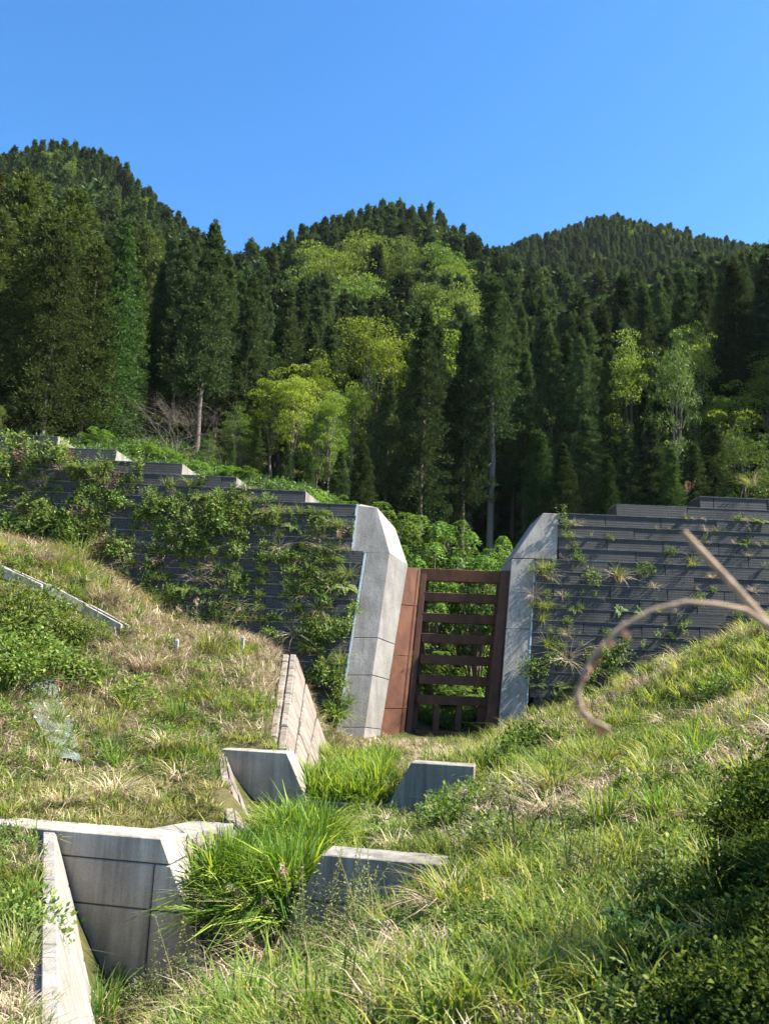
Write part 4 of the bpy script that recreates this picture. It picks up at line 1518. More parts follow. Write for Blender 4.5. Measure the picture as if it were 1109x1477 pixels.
REED1 = hull_px([(285, 1325, 11.5), (420, 1322, 11.25), (445, 1275, 12.2), (470, 1240, 13.6), (468, 1224, 14.3), (425, 1222, 14.5), (398, 1232, 14.0), (370, 1246, 13.2), (322, 1290, 12.2)])
REED2 = hull_px([(445, 1162, 17.5), (545, 1160, 17.2), (560, 1125, 19.5), (560, 1108, 21.5), (500, 1105, 21.5), (468, 1112, 20.5)])

r = R_(21)
pts = []
Y = 2.3
while Y < 31:
    sp = .062 + .0075 * Y
    half = .60 * Y + 1.5
    nx = int(2 * half / sp)
    xs = -half + (np.arange(nx) + r.uniform(-.5, .5, nx)) * sp
    ys = Y + r.uniform(-.5, .5, nx) * sp
    pts.append(np.stack([xs, ys], -1))
    Y += sp
pts = np.concatenate(pts)
X, Yv = pts[:, 0], pts[:, 1]
ok = np.ones(len(X), bool)
for f in FOOT: ok &= ~inpoly(X, Yv, f)
Zg = zground(X, Yv)
ydam = YD + KB * (np.maximum(Zg, -2.5) + 2.5)
ok &= Yv < ydam - .1
w1, w2 = wall1(X), wall2(X)
ok &= ~((np.abs(Yv - w1 - .25) < .4) & (X > -2.9) & (X < -1.0))
pxg, pyg = project(np.stack([X, Yv, Zg + .1], -1))
ok &= (pxg > -60) & (pxg < W_PX + 60) & (pyg < H_PX + 90)
in1, in2 = inpoly(X, Yv, REED1), inpoly(X, Yv, REED2)
X, Yv, Zg, in1, in2, pxg, pyg = X[ok], Yv[ok], Zg[ok], in1[ok], in2[ok], pxg[ok], pyg[ok]
print('GRASS PTS', len(X))
dry = fbm(X, Yv, .45, 31)
kind = fbm(X, Yv, .8, 47)
kind2 = fbm(X, Yv, 1.7, 53)
left = pxg < 430
bench = left & (Yv > w1[ok]) & (Yv < w2[ok] - .5) & (pyg > 1120)
dry = dry + np.where(left & (Yv > 17), .20, -.07) + np.where((pxg > 380) & (pyg > 1100), -.03, 0) + r.normal(0, .06, len(X))
N = len(X)
cls = np.zeros(N, int)                       # 0 short grass, 1 taller grass, 2 straw, 3 weeds, 4 olive weeds, 5 yellow short
u_ = r.random(N)
cls = np.where(kind > .56, 1, cls)
cls = np.where((kind2 > .55) & (u_ < .65), 3, cls)
cls = np.where((kind2 < .36) & (u_ < .4), 4, cls)
cls = np.where((dry > .56) & (u_ < .82), 2, cls)
cls = np.where((u_ > .93), 2, cls)
cls = np.where(bench & (u_ < .8), 5, cls)
cls = np.where(in1 | in2, 9, cls)
cover = [('grass', tuft_mesh(700, 34, .13, .5, .8, .010, .13, 'grass'), 0, 'short green grass over the near bank and slopes'),
         ('grass', tuft_mesh(701, 34, .24, .55, .7, .011, .12, 'grass'), 1, 'taller green grass in patches on the banks'),
         ('dry_grass', tuft_mesh(702, 28, .18, .5, 1.1, .009, .15, 'straw'), 2, 'dry straw coloured grass between the green'),
         ('weeds', weed_mesh(703, 8, .16, 11, .045, .55, 'weed', .14), 3, 'low leafy green weeds among the grass'),
         ('weeds', weed_mesh(704, 8, .22, 16, .03, .35, 'olive_weed', .14), 4, 'fine olive weeds among the grass'),
         ('grass', tuft_mesh(705, 40, .12, .5, .8, .010, .16, 'bench'), 5, 'short yellowish grass on the level left bench')]
for nm, me_, c_, lb in cover:
    q = np.where(cls == c_)[0]
    s = (.58 + .032 * Yv[q]) * r.uniform(.6, 1.35, len(q))
    s *= np.where(Yv[q] > 12, 1.15, 1)
    s *= np.where((Yv[q] > 21) & (pxg[q] > 560) & (pxg[q] < 725), .6, 1)
    scatter(nm, me_, np.stack([X[q], Yv[q], Zg[q]], -1), rots(r, len(q)), s, lb)

CLT = [tuft_mesh(722, 60, .48, .4, .7, .013, .10, 'grass', 3), tuft_mesh(728, 60, .42, .4, 1.1, .011, .13, 'straw', 3)]
BUW = [bush_mesh(717, .22, .22, 12, 20, .06, .5, 'weed', name='leaves'), bush_mesh(718, .22, .3, 14, 24, .045, .3, 'olive_weed', name='leaves'), bush_mesh(719, .22, .2, 12, 20, .055, .5, 'broad_bright', name='leaves')]
# reeds filling the stream bed
for nm, poly, n, lb in (('reeds', REED1, 900, 'tall lush reeds packed in the notch of the lower check dam'), ('reeds', REED2, 700, 'lush reeds filling the notch of the upper check dam')):
    lo, hi = poly.min(0), poly.max(0)
    x = r.uniform(lo[0], hi[0], n * 3)
    y = r.uniform(lo[1], hi[1], n * 3)
    m = inpoly(x, y, poly)
    x, y = x[m][:n], y[m][:n]
    z = zground(x, y)
    me_ = tuft_mesh(710 if poly is REED1 else 711, 22, .62, .4, .62, .026, .17, 'reed', 3)
    scatter(nm, me_, np.stack([x, y, z], -1), rots(r, len(x), .2), r.uniform(.6, 1.25, len(x)) * (.8 + .45 * fbm(x, y, 1.1, 3)), lb)
# reeds hanging over the sill of the lower notch
n = 64
t = r.uniform(.10, 1, n)
x = P(272, 1320, 11.2).x + t * (P(428, 1320, 11.0).x - P(272, 1320, 11.2).x)
y = wall1(x) + r.uniform(-.02, .25, n)
for me_, k_ in ((tuft_mesh(712, 16, .62, .4, .9, .024, .10, 'reed', 3), 0), (tuft_mesh(713, 14, .55, .4, 1.2, .014, .10, 'straw', 3), 1)):
    q = np.arange(n)[(np.arange(n) % 4 == 0) == bool(k_)]
    ro = np.stack([r.uniform(.1, .6, len(q)), r.normal(.05, .2, len(q)), r.normal(0, .6, len(q))], -1)
    scatter('reeds' if not k_ else 'dry_reeds', me_, np.stack([x[q], y[q], np.full(len(q), zs_ - .05)], -1), ro, r.uniform(.5, 1.0, len(q)), 'reed leaves hanging over the sill of the lower notch')
# taller loose tufts standing here and there
for nm, me_, k_, lb in (('grass', CLT[0], 0, 'taller loose grass tufts scattered over the banks'), ('dry_grass', CLT[1], 1, 'loose dry tufts scattered over the banks')):
    m = (r.random(len(X)) < .012 / (.3 + .05 * Yv) * .5) & (cls != 9) & ~bench & (Yv > 4) & ~((Yv > 21) & (pxg > 560) & (pxg < 725))
    q = np.where(m)[0]
    scatter(nm, me_, np.stack([X[q], Yv[q], Zg[q]], -1), rots(r, len(q)), r.uniform(.6, 1.25, len(q)) * (.6 + .03 * Yv[q]), lb)
# leafy weed patches on the banks, too mixed to count
for nm, me_, seed, thr, s0, s1, lb in (('weeds', BUW[0], 61, .60, .5, 1.1, 'leafy dark green weed patches on the banks'), ('weeds', BUW[1], 67, .62, .5, 1.1, 'feathery olive weed patches on the banks'), ('weeds', BUW[2], 71, .66, .5, 1.0, 'yellow green weed patches on the banks')):
    m = (fbm(X, Yv, .55, seed) > thr) & (cls != 9) & (r.random(len(X)) < .16) & ~bench & (Yv > 4.5) & ~((Yv > 21) & (pxg > 560) & (pxg < 725))
    q = np.where(m)[0]
    scatter(nm, me_, np.stack([X[q], Yv[q], Zg[q]], -1), rots(r, len(q)), r.uniform(s0, s1, len(q)) * (.55 + .03 * Yv[q]), lb)
# under-storey on the ground behind the slit
n = 2600
x, y = r.uniform(-3.0, 6.5, n), r.uniform(31, 52, n)
me_ = bush_mesh(715, .32, .35, 10, 16, .10, .5, 'shrub', name='undergrowth')
scatter('undergrowth', me_, np.stack([x, y, zground(x, y)], -1), rots(r, n), r.uniform(.6, 1.6, n), 'green undergrowth on the slope behind the slit')
n = 4200
x, y = r.uniform(-28, 30, n), r.uniform(31.5, 62, n)
me_ = bush_mesh(716, .34, .35, 10, 16, .11, .5, 'broad_green', name='undergrowth')
scatter('undergrowth', me_, np.stack([x, y, zground(x, y)], -1), rots(r, n), r.uniform(.5, 1.5, n), 'low green undergrowth along the top of the dam')

# ------------------------------------------------------------------ grass clumps that stand out
CL = {'pampas': (tuft_mesh(720, 110, .62, .35, .75, .014, .13, 'grass', 3), tuft_mesh(721, 60, .5, .4, 1.25, .013, .16, 'straw', 3, 'dry_blades')),
      'straw': (None, tuft_mesh(723, 150, .5, .4, 1.2, .013, .2, 'straw', 3, 'dry_blades')),
      'long': (tuft_mesh(724, 90, .55, .4, .5, .014, .16, 'reed', 3), tuft_mesh(725, 18, .5, .4, .9, .012, .16, 'straw', 3, 'dry_blades')),
      'tall': (tuft_mesh(726, 120, .9, .35, .5, .016, .3, 'grass', 3), tuft_mesh(727, 60, .75, .4, .9, .014, .32, 'straw', 3, 'dry_blades'))}


def clump(key, px, py, s, label, name='grass_clump', ymin=0):
    p = G(px, py, ymin)
    if p is None: return print('NO GROUND', px, py)
    o = empty(name, p - Vector((0, 0, .03)), label, 'grass clump', 'grass clumps standing out on the banks', random.uniform(0, 6.28))
    s *= .8
    o.scale = (s, s, s)
    g, d = CL[key]
    if g: obj('blades', g, o)
    if d: obj('dry_blades', d, o)
    return o


for a in (('pampas', 800, 1150, 1.5, 'large arching green grass clump with drooping dry skirt right of the upper check dam'),
          ('pampas', 655, 1318, 1.15, 'arching grass clump in front of the right wing of the lower check dam'),
          ('long', 868, 1195, 1.1, 'bright green grass clump below the largest arching clump'),
          ('long', 1004, 1098, 1.3, 'dark green grass clump high on the right bank'),
          ('pampas', 880, 1100, .9, 'small grass clump between the largest clump and the high right clump'),
          ('straw', 790, 1178, 1.2, 'fan of bleached grass drooping under the largest clump'),
          ('straw', 860, 1112, .9, 'tan heap of dry grass above the bright green clump'),
          ('straw', 985, 1112, .6, 'small pale straw wisp under the dark green clump'),
          ('long', 950, 1180, 1.0, 'half dry grass clump in the middle of the right bank'),
          ('tall', 305, 948, 1.5, 'tall bushy grass against the dark dam at the top of the left slope'),
          ('straw', 212, 968, 1.9, 'bleached straw heap on the left slope under the gutter end'),
          ('straw', 240, 1082, 1.4, 'pale straw patch on the left slope left of the upper check dam'),
          ('straw', 165, 1150, 1.3, 'straw tuft on the edge of the left bench'),
          ('straw', 90, 1165, .9, 'small straw tuft left on the bench'),
          ('long', 255, 1045, 1.5, 'dark green grass clump on the left slope'),
          ('long', 165, 1105, 1.2, 'green grass clump at the foot of the left slope'),
          ('straw', 150, 870, 1.5, 'brown dry grass beside the drain gutter'),
          ('straw', 60, 815, 1.7, 'tan dry grass above the drain gutter'),
          ('tall', 110, 812, 1.3, 'green grass on the crest of the left hill'),
          ('tall', 30, 770, 1.3, 'tall grass where the left hill meets the dam'),
          ('straw', 190, 830, 1.5, 'dry grass on the ridge of the left hill before the dam'),
          ('long', 400, 1475, 1.25, 'long green grass blades at the bottom edge left of centre'),
          ('long', 350, 1500, 1.2, 'long green grass at the very bottom edge'),
          ('long', 470, 1490, 1.1, 'grass clump at the bottom edge near the middle'),
          ('pampas', 560, 1440, .7, 'small grass clump low in the middle of the near bank'),
          ('straw', 640, 1092, 1.1, 'dry grass spilling over the right wing of the upper check dam'),
          ('straw', 560, 1092, .7, 'bleached grass stems at the foot of the slit'),
          ('straw', 620, 1090, .6, 'dry grass in front of the lowest slit beam'),
          ('straw', 500, 1240, 1.1, 'dry grass draped over the end of the lower right wing'),
          ('straw', 395, 1385, 1.5, 'tall bleached grass under the reeds of the lower notch'),
          ('straw', 345, 1420, 1.2, 'bleached stems leaning in the dark hollow below the reeds'),
          ('long', 145, 1478, 1.2, 'bright grass clump at the foot of the sloping lower wall'),
          ('tall', 20, 1400, .7, 'dark green grass left of the sloping wall'),
          ('long', 240, 1330, .9, 'grass overhanging the right edge of the lower left wing'),
          ('tall', 860, 1010, .7, 'grass on the shoulder of the right bank before the dam'),
          ('tall', 960, 965, .7, 'grass on the right bank below the arching twig'),
          ('tall', 1070, 915, .7, 'grass on the crest of the right bank')):
    clump(*a)

# ------------------------------------------------------------------ bushes
BU = {'weed': [bush_mesh(730 + i, .5, .55, 30, 34, .075, .5, 'weed') for i in range(2)],
      'olive': [bush_mesh(735 + i, .5, .7, 34, 40, .05, .3, 'olive_weed') for i in range(2)],
      'yellow': [bush_mesh(740 + i, .5, .5, 28, 34, .075, .5, 'broad_bright') for i in range(2)],
      'bramble': [bush_mesh(745 + i, .6, .6, 46, 64, .062, .6, 'broad_dark', .8, .4, folded=True) for i in range(3)],
      'mound': [bush_mesh(750 + i, .6, .62, 34, 110, .042, .5, 'broad_mound', .8, .35, folded=True) for i in range(2)],
      'goldenrod': [weed_mesh(755 + i, 16, .8, 34, .06, .26, 'olive_weed', .3) for i in range(2)]}


def bush(key, px, py, s, label, group='bushes on the banks', ymin=0, dz=0.0, name='bush'):
    p = G(px, py, ymin)
    if p is None: return print('NO GROUND', px, py)
    o = obj(name, random.choice(BU[key]), None, p + Vector((0, 0, dz - .03)))
    o.rotation_euler = (0, 0, random.uniform(0, 6.28))
    o.scale = (s, s, s * random.uniform(.85, 1.1))
    return tag(o, label, 'bush', group)


for a in (('mound', 38, 928, 2.3, 'dark domed bush with a sunlit top on the left slope below the gutter'),
          ('mound', 112, 935, 1.4, 'smaller domed bush right of the big dark one below the gutter'),
          ('mound', 2, 1005, 2.7, 'big yellow green bush with a black shaded foot at the left edge'),
          ('yellow', 75, 975, 1.9, 'yellow green bush spreading right of the shaded bush at the left edge'),
          ('yellow', 130, 985, 1.5, 'low yellow green shrub on the left slope above the green net'),
          ('weed', 195, 1010, 1.3, 'low green shrub in the middle of the left slope'),
          ('yellow', 690, 1160, 1.0, 'yellow leaved bush right of the upper right wing'),
          ('yellow', 640, 1140, .7, 'small yellow leaved bush in front of the upper right wing'),
          ('weed', 740, 1110, 1.3, 'dark green bush left of the largest grass clump'),
          ('bramble', 770, 1085, 1.1, 'dark leafy bush above the largest grass clump'),
          ('weed', 655, 1190, 1.1, 'green leafy bush in the middle of the bank'),
          ('olive', 745, 1235, 1.3, 'olive feathery bush in the middle of the right bank'),
          ('weed', 720, 1225, .9, 'green bush left of the olive feathery bush'),
          ('yellow', 550, 1225, .8, 'low lime weeds behind the lower right wing'),
          ('goldenrod', 470, 1375, 1.3, 'thin stemmed feathery weed before the lower right wing'),
          ('goldenrod', 440, 1400, 1.2, 'feathery olive weed left of the lower right wing'),
          ('goldenrod', 510, 1350, 1.1, 'feathery weed covering the lower right wing'),
          ('weed', 480, 1395, .7, 'green leafy weed at the foot of the lower right wing'),
          ('olive', 540, 1360, .9, 'brownish olive bush right of the feathery weeds'),
          ('goldenrod', 250, 1470, 1.2, 'olive feathery bush in the hollow at the bottom left'),
          ('olive', 215, 1465, 1.0, 'dark olive bush under the lower left wing'),
          ('olive', 290, 1475, .9, 'olive bush at the bottom left beside the long grass'),
          ('goldenrod', 860, 1290, .8, 'tall thin dark stemmed weed in the middle right of the bank'),
          ('yellow', 470, 1150, 1.2, 'yellow lit leafy bush at the left end of the upper reeds'),
          ('weed', 1040, 1010, 1.0, 'leafy bush on the right bank near the right edge'),
          ('weed', 985, 1290, .6, 'leafy bush beside the dark bramble'),
          ('weed', 95, 1240, .45, 'dark leafy plant growing where the sloping wall meets the lower left wing'),
          ('weed', 30, 1350, .9, 'green bush on the ground left of the sloping wall')):
    bush(*a)
# bramble thicket in the lower right corner: overlapping bushes
TH = []
for px in range(958, 1300, 42):
    for py in range(1130, 1560, 48):
        edge = 1345 - (px - 935) * 1.25 if px < 1010 else 1240 - (px - 1010) * 1.1
        qx, qy = px + random.uniform(-16, 16), py + random.uniform(-16, 16)
        if qy > edge + 30 and not (qx < 980 and qy < 1320): TH.append((qx, qy))
rowsn = sorted(TH, key=lambda q: q[1])
for i, (qx, qy) in enumerate(rowsn):
    p = G(qx, qy)
    if p is None: continue
    s = (.22 + .032 * p.y) * random.uniform(.75, 1.2) * (1.0 if qx < 1090 else 1.35)
    row = int((qy - 1110) // 60)
    nth = sum(1 for q in rowsn if int((q[1] - 1110) // 60) == row and q[0] < qx)
    bush('bramble', qx, qy, s, 'dark bramble of the lower right thicket, %s row from its top, %s from left' % (ordn[row], (ordn + ['thirteenth', 'fourteenth', 'fifteenth', 'sixteenth'])[nth]), 'brambles of the dark corner thicket', 0, .12 if qx > 1060 else 0)

for i, (x, y, s) in enumerate(((3.3, 4.2, 1.7), (4.0, 5.6, 1.9), (4.7, 7.4, 1.9), (3.0, 3.2, 1.4))):
    o = obj('bush', BU['bramble'][i % 3], None, (x, y, GZ(x, y) - .1))
    o.scale = (s * .8, s * .8, s)
    tag(o, 'tall dark bramble shading the thicket from the right edge, %s from the front' % ordn[3 - i if i < 3 else 0], 'bush', 'brambles of the dark corner thicket')

for i, (px, py, s, k, lb) in enumerate(((928, 1400, .55, 'weed', 'lit leafy weed at the left tip of the dark thicket'), (955, 1300, .6, 'yellow', 'lime lit weed on the upper left edge of the dark thicket'), (990, 1255, .6, 'weed', 'lit green weed above the left shoulder of the dark thicket'), (1040, 1195, .7, 'yellow', 'yellow green weed on the top edge of the dark thicket'), (905, 1460, .5, 'yellow', 'lime weed left of the foot of the dark thicket'))):
    bush(k, px, py, s, lb)
tree('leafy0', (7.2, 4.6, GZ(7.2, 4.6) - .1), 5.6, 1.0, 'leafy tree beyond the right edge whose shade falls on the thicket', 'tree beside the viewer')
# shrubs with layered leaves behind the slit and on the dam top
SH = [shrub_meshes(760 + i) for i in range(3)]


def shrub(px, ptop, Y, w, label, group='shrubs with layered leaves behind the dam'):
    top = P(px, ptop, Y)
    z = GZ(top.x, Y)
    H = max(.7, top.z - z)
    st, fo = random.choice(SH)
    o = empty('shrub', (top.x, Y, z), label, 'shrub', group, random.uniform(0, 6.28))
    s = H / 1.9
    w = min(w, max(.55, s * 1.3))
    o.scale = (w, w, max(s, w * .7))
    obj('stems', st, o)
    obj('foliage', fo, o)


for a in ((562, 735, 36, 1.5, 'tall layered green shrub just right of the left pier head'), (600, 748, 37, 1.6, 'broad layered shrub behind the left end of the slit top'),
          (640, 752, 38, 1.6, 'layered shrub behind the middle of the slit top'), (672, 765, 37, 1.5, 'layered shrub right of the middle of the slit top'), (575, 790, 34, 1.2, 'lower layered shrub against the sunlit pier shoulder'),
          (625, 800, 34.5, 1.3, 'lower layered shrub just above the top beam'), (690, 800, 35, 1.3, 'lower layered shrub above the right half of the top beam'), (722, 778, 40, 1.1, 'pale layered shrub beside the pale cedar trunk'),
          (735, 800, 34, 1.0, 'layered shrub at the left edge of the right pier head'), (620, 935, 33, 1.0, 'shrub seen through the middle gaps of the slit at left'),
          (655, 985, 32.5, .8, 'dark shrub seen through the lower gaps of the slit'),
          (215, 640, 35, 1.3, 'bright shrub above the third step of the left dam'), (245, 648, 35, 1.2, 'bright shrub right of the third step of the left dam'), (190, 645, 36, 1.0, 'yellowish shrub above the second step of the left dam'),
          (285, 668, 34, 1.1, 'shrub on top of the fourth step of the left dam'), (330, 680, 34, 1.0, 'shrub at the end of the fourth step of the left dam'), (355, 686, 34, .9, 'small shrub on the fifth step of the left dam'),
          (490, 718, 34, .7, 'small pale shrub on the dam top left of the pier'), (140, 620, 38, 1.2, 'lime green shrub under the olive cypresses')):
    shrub(*a)

# ------------------------------------------------------------------ plants rooted in the facing of the dam
WP = {'leafy': [bush_mesh(770 + i, .42, .5, 15, 22, .085, .5, 'weed', .8, .42) for i in range(3)],
      'lime': [weed_mesh(775 + i, 7, .6, 16, .11, .45, 'broad_bright', .03) for i in range(2)],
      'fern': [fern_mesh(780 + i, 7, .75, 'broad_bright') for i in range(2)],
      'grass': [tuft_mesh(785 + i, 60, .6, .4, .8, .014, .10, 'grass') for i in range(2)],
      'dry': [tuft_mesh(790 + i, 50, .55, .4, 1.0, .013, .12, 'straw') for i in range(2)],
      'red': [weed_mesh(795, 8, .6, 14, .09, .45, 'rusty_leaf', .03)]}
WN = {'leafy': ('wall_plant', 'leafy green plant'), 'lime': ('wall_plant', 'yellow green plant'), 'fern': ('fern', 'arching yellow green fern'), 'grass': ('grass_tuft', 'green grass tuft'), 'dry': ('grass_tuft', 'dry grass tuft'), 'red': ('wall_plant', 'reddish dry plant')}
from collections import Counter
WPL = []
def wall_plant(key, px, py, s, where, tilt=None, label=None):
    p = D(px, py, -.03)
    o = obj(WN[key][0], random.choice(WP[key]), None, p)
    o.rotation_euler = Euler((math.radians(random.uniform(15, 60) if tilt is None else tilt), random.uniform(-.25, .25), 0))
    if key in ('leafy', 'fern', 'grass', 'dry'):
        o.rotation_euler = (o.rotation_euler.to_matrix() @ Matrix.Rotation(random.uniform(0, 6.28), 3, 'Z')).to_euler()
    o.scale = (s, s, s)
    if label is None: WPL.append((key, px, py, o, where))
    return tag(o, label or '%s rooted in the panel joints of %s' % (WN[key][1], where), 'plant', 'plants on the dam face: ' + where + ', ' + key)


r2 = random.Random(5)
def lifty(px, py):
    """nearest panel joint below a pixel"""
    z = D(px, py).z
    k = round((z - ZT0) / LIFT)
    zt = ZT0 + k * LIFT
    a, b = D(px, py - 40), D(px, py + 40)
    t = (zt - a.z) / (b.z - a.z)
    return py - 40 + 80 * t


def scatter_wall(n, x0, x1, y0f, y1f, where, keys, wts, s0, s1):
    for _ in range(n):
        px = r2.uniform(x0, x1)
        a, b = y0f(px), y1f(px)
        if b - a < 12: continue
        py = lifty(px, r2.uniform(a, b))
        if py < a - 4: continue
        wall_plant(r2.choices(keys, wts)[0], px, py, r2.uniform(s0, s1), where)


ltop = lambda x: np.interp(x, [0, 80, 170, 262, 340, 445, 515], [640, 648, 672, 692, 708, 726, 738])
lbot = lambda x: np.interp(x, [0, 100, 170, 250, 300, 400, 500], [775, 805, 845, 905, 930, 945, 1060])
K = ('leafy', 'lime', 'fern', 'grass', 'dry', 'red')
scatter_wall(44, 0, 140, ltop, lambda x: lbot(x) - 10, 'the far left of the dam', K, (9, 3, 1, 2, 1, .6), .8, 1.7)
scatter_wall(96, 100, 350, lambda x: ltop(x) + 6, lambda x: np.interp(x, [100, 350], [800, 815]), 'the upper left dam face', K, (7, 8, 1.5, 2, 1.4, .6), .7, 1.5)
scatter_wall(56, 330, 505, lambda x: ltop(x) + 10, lambda x: 850, 'the left dam face beside the pier', K, (7, 4, 1.5, 2, 1, .8), .55, 1.15)
scatter_wall(32, 200, 480, lambda x: 800, lbot, 'the lower left dam face', K, (5, 3, 2.5, 2, 2, 1), .6, 1.1)
scatter_wall(30, 440, 502, lambda x: 860, lambda x: np.interp(x, [440, 500], [960, 1080]), 'the gap between the stone faced wall and the pier', K, (9, 4, 1, 3, .5, .3), .8, 1.5)
rtop = lambda x: 752 if x < 885 else 738
rbot = lambda x: np.interp(x, [770, 850, 900, 1000, 1109], [1020, 990, 965, 925, 880])
scatter_wall(38, 785, 1105, rtop, rbot, 'the right dam face', K, (5, 4, 1.2, 2, 1.5, .8), .35, .8)
scatter_wall(16, 765, 800, lambda x: 815, lambda x: 1015, 'the edge of the right pier', K, (6, 3, 1, 3, .7, .3), .5, 1.0)
scatter_wall(12, 765, 900, lambda x: 940, rbot, 'the foot of the right dam face', K, (6, 3, 1, 2, .7, .3), .8, 1.3)
for key, px, py, s, t, lb in (('lime', 815, 765, 1.3, 10, 'upright yellow green sapling at the right pier top'), ('dry', 893, 838, 1.1, 30, 'large tan grass tuft on the right dam face'), ('grass', 890, 832, 1.0, 25, 'green heart of the large tan tuft on the right dam face'),
                              ('leafy', 850, 835, .9, 40, 'leafy plant left of the large tan tuft'), ('leafy', 930, 825, .8, 40, 'leafy plant right of the large tan tuft'), ('dry', 792, 835, .8, 40, 'dry grass hanging under the right pier head'),
                              ('grass', 790, 822, .7, 30, 'green grass under the right pier head'), ('fern', 270, 850, 1.2, 35, 'yellow fern spreading above the left slope'), ('fern', 300, 790, 1.1, 35, 'yellow fern high on the left dam face'), ('fern', 345, 830, 1.0, 40, 'large arching fern in the middle of the left dam face'),
                              ('lime', 505, 775, .9, 15, 'yellow plant beside the pale strip of the left pier'), ('lime', 450, 775, 1.0, 25, 'yellow plant left of the left pier head'), ('lime', 480, 1045, 1.3, 20, 'bright yellow plant at the foot of the left pier'),
                              ('red', 990, 712, .9, 0, 'reddish dry plant on the right dam top'), ('dry', 1085, 700, 1.2, 0, 'tan grass plume on the right dam top'), ('grass', 1080, 703, 1.0, 0, 'green tuft on the right dam top'), ('leafy', 510, 880, .9, 45, 'leafy plant hugging the strip of the left pier')):
    wall_plant(key, px, py, s, 'chosen', t, lb)['group'] = 'plants standing out on the dam face'
cnt = {}
for key, px, py, o, where in sorted(WPL, key=lambda q: q[1]):
    row = max(1, int(round((ZT0 - D(px, py).z) / LIFT)) + 6)
    hf = 'left' if px < 640 else 'right'
    k = (key, row, hf)
    cnt[k] = cnt.get(k, 0) + 1
    o['label'] = '%s on the %s dam face, %s panel row down, %s from left' % (WN[key][1], hf, NUM[row - 1], NUM[cnt[k] - 1])
    o['group'] = 'plants rooted in the dam face'
# countless small growth on the ledges
def ledge_growth(n, x0, x1, yt, yb, me_, s0, s1, lb):
    P_, S_ = [], []
    while len(P_) < n:
        px = r2.uniform(x0, x1)
        a, b = yt(px), yb(px)
        py = lifty(px, r2.uniform(a, b))
        if py < a - 3 or vnoise(px, py, .03, 8) < .42: continue
        p = D(px, py, -.03)
        P_.append(tuple(p))
        S_.append(r2.uniform(s0, s1))
    ro = np.stack([r.uniform(.2, 1.0, n), r.normal(0, .3, n), r.normal(0, .5, n)], -1)
    scatter('wall_weeds', me_, np.array(P_), ro, np.array(S_), lb)
lb2 = lambda x: lbot(x) - 5
for me_ in (WP['leafy'][0], WP['lime'][1], WP['grass'][0], WP['dry'][1]):
    ledge_growth(190 if me_ is WP['leafy'][0] else 130, 0, 505, lambda x: ltop(x) + 8, lambda x: min(lb2(x), 900), me_, .3, .75, 'small weeds along the ledges of the left dam face')
for me_ in (WP['lime'][0], WP['grass'][1], WP['dry'][0]):
    ledge_growth(26, 790, 1105, rtop, rbot, me_, .15, .45, 'small weeds along the ledges of the right dam face')

# ------------------------------------------------------------------ small things
def rock(px, py, s, label, seed):
    p = G(px, py)
    rr = R_(seed)
    import bmesh
    bm = bmesh.new()
    bmesh.ops.create_icosphere(bm, subdivisions=2, radius=1)
    ax = rr.normal(size=(7, 3))
    for v in bm.verts:
        q = np.array(v.co)
        k = 1.0
        for a in ax:
            a = a / np.linalg.norm(a)
            k = min(k, .72 / max(.2, q @ a) if q @ a > .72 else 1)
        v.co = v.co * k
        v.co.z *= .7
    me = bpy.data.meshes.new('rock')
    bm.to_mesh(me)
    bm.free()
    me.materials.append(MAT['rock'])
    o = obj('rock', me, None, p + Vector((0, 0, s * .62)))
    o.scale = (s, s, s)
    o.rotation_euler = (0, 0, rr.uniform(0, 6))
    tag(o, label, 'rock', 'stones lying on the near bank')


for a in ((697, 1418, .10, 'grey stone lying in the grass low on the near bank', 1), (883, 1342, .10, 'pale stone upper of the pair left of the bramble', 2), (893, 1362, .08, 'pale stone lower of the pair left of the bramble', 3), (540, 1478, .06, 'small pale stone at the bottom edge', 4), (665, 985, .001, '', 5)):
    if a[3]: rock(*a)


def stake(px, py, h, label):
    p = G(px, py, 15)
    o = empty('marker_stake', p, label, 'stake', 'pale marker stakes on the left slope')
    w_ = .05
    c = [(-w_, -w_, -.2), (w_, -w_, -.2), (w_, w_, -.2), (-w_, w_, -.2), (-w_, -w_, h), (w_, -w_, h), (w_, w_, h), (-w_, w_, h)]
    box8('post', c, MAT['stake'], o, .015)
    w_ = .04
    c = [(-w_, -w_, h), (w_, -w_, h), (w_, w_, h), (-w_, w_, h), (-w_ * .5, -w_ * .5, h + .05), (w_ * .5, -w_ * .5, h + .05), (w_ * .5, w_ * .5, h + .05), (-w_ * .5, w_ * .5, h + .05)]
    box8('cap', c, MAT['stake'], o)


stake(349, 940, .42, 'pale stake right of the tall bushy grass on the left slope')
stake(254, 942, .32, 'short grey stake left of the tall bushy grass on the left slope')

# green erosion net with rows of pale filled tubes
NP = [[(44, 984), (74, 984)], [(40, 1002), (82, 1003)], [(42, 1022), (90, 1022)], [(48, 1042), (100, 1042)], [(58, 1062), (108, 1064)], [(70, 1082), (112, 1085)], [(84, 1104), (118, 1106)]]
root = empty('erosion_net', G(70, 1030, 13), 'blue green erosion net with pale rolls laid on the left slope', 'net')
inv = root.location.copy()
rows = []
for a, b in NP:
    rows.append([G(lerp(a[0], b[0], t), lerp(a[1], b[1], t), 13) + Vector((0, -.02, .08)) for t in np.linspace(0, 1, 7)])
V = [p - inv for row in rows for p in row]
Fc = [[i * 7 + j, i * 7 + j + 1, (i + 1) * 7 + j + 1, (i + 1) * 7 + j] for i in range(len(rows) - 1) for j in range(6)]
me = mesh_py('net_sheet', V, Fc, MAT['net_sheet'], True)
ns = obj('net_sheet', me, root)
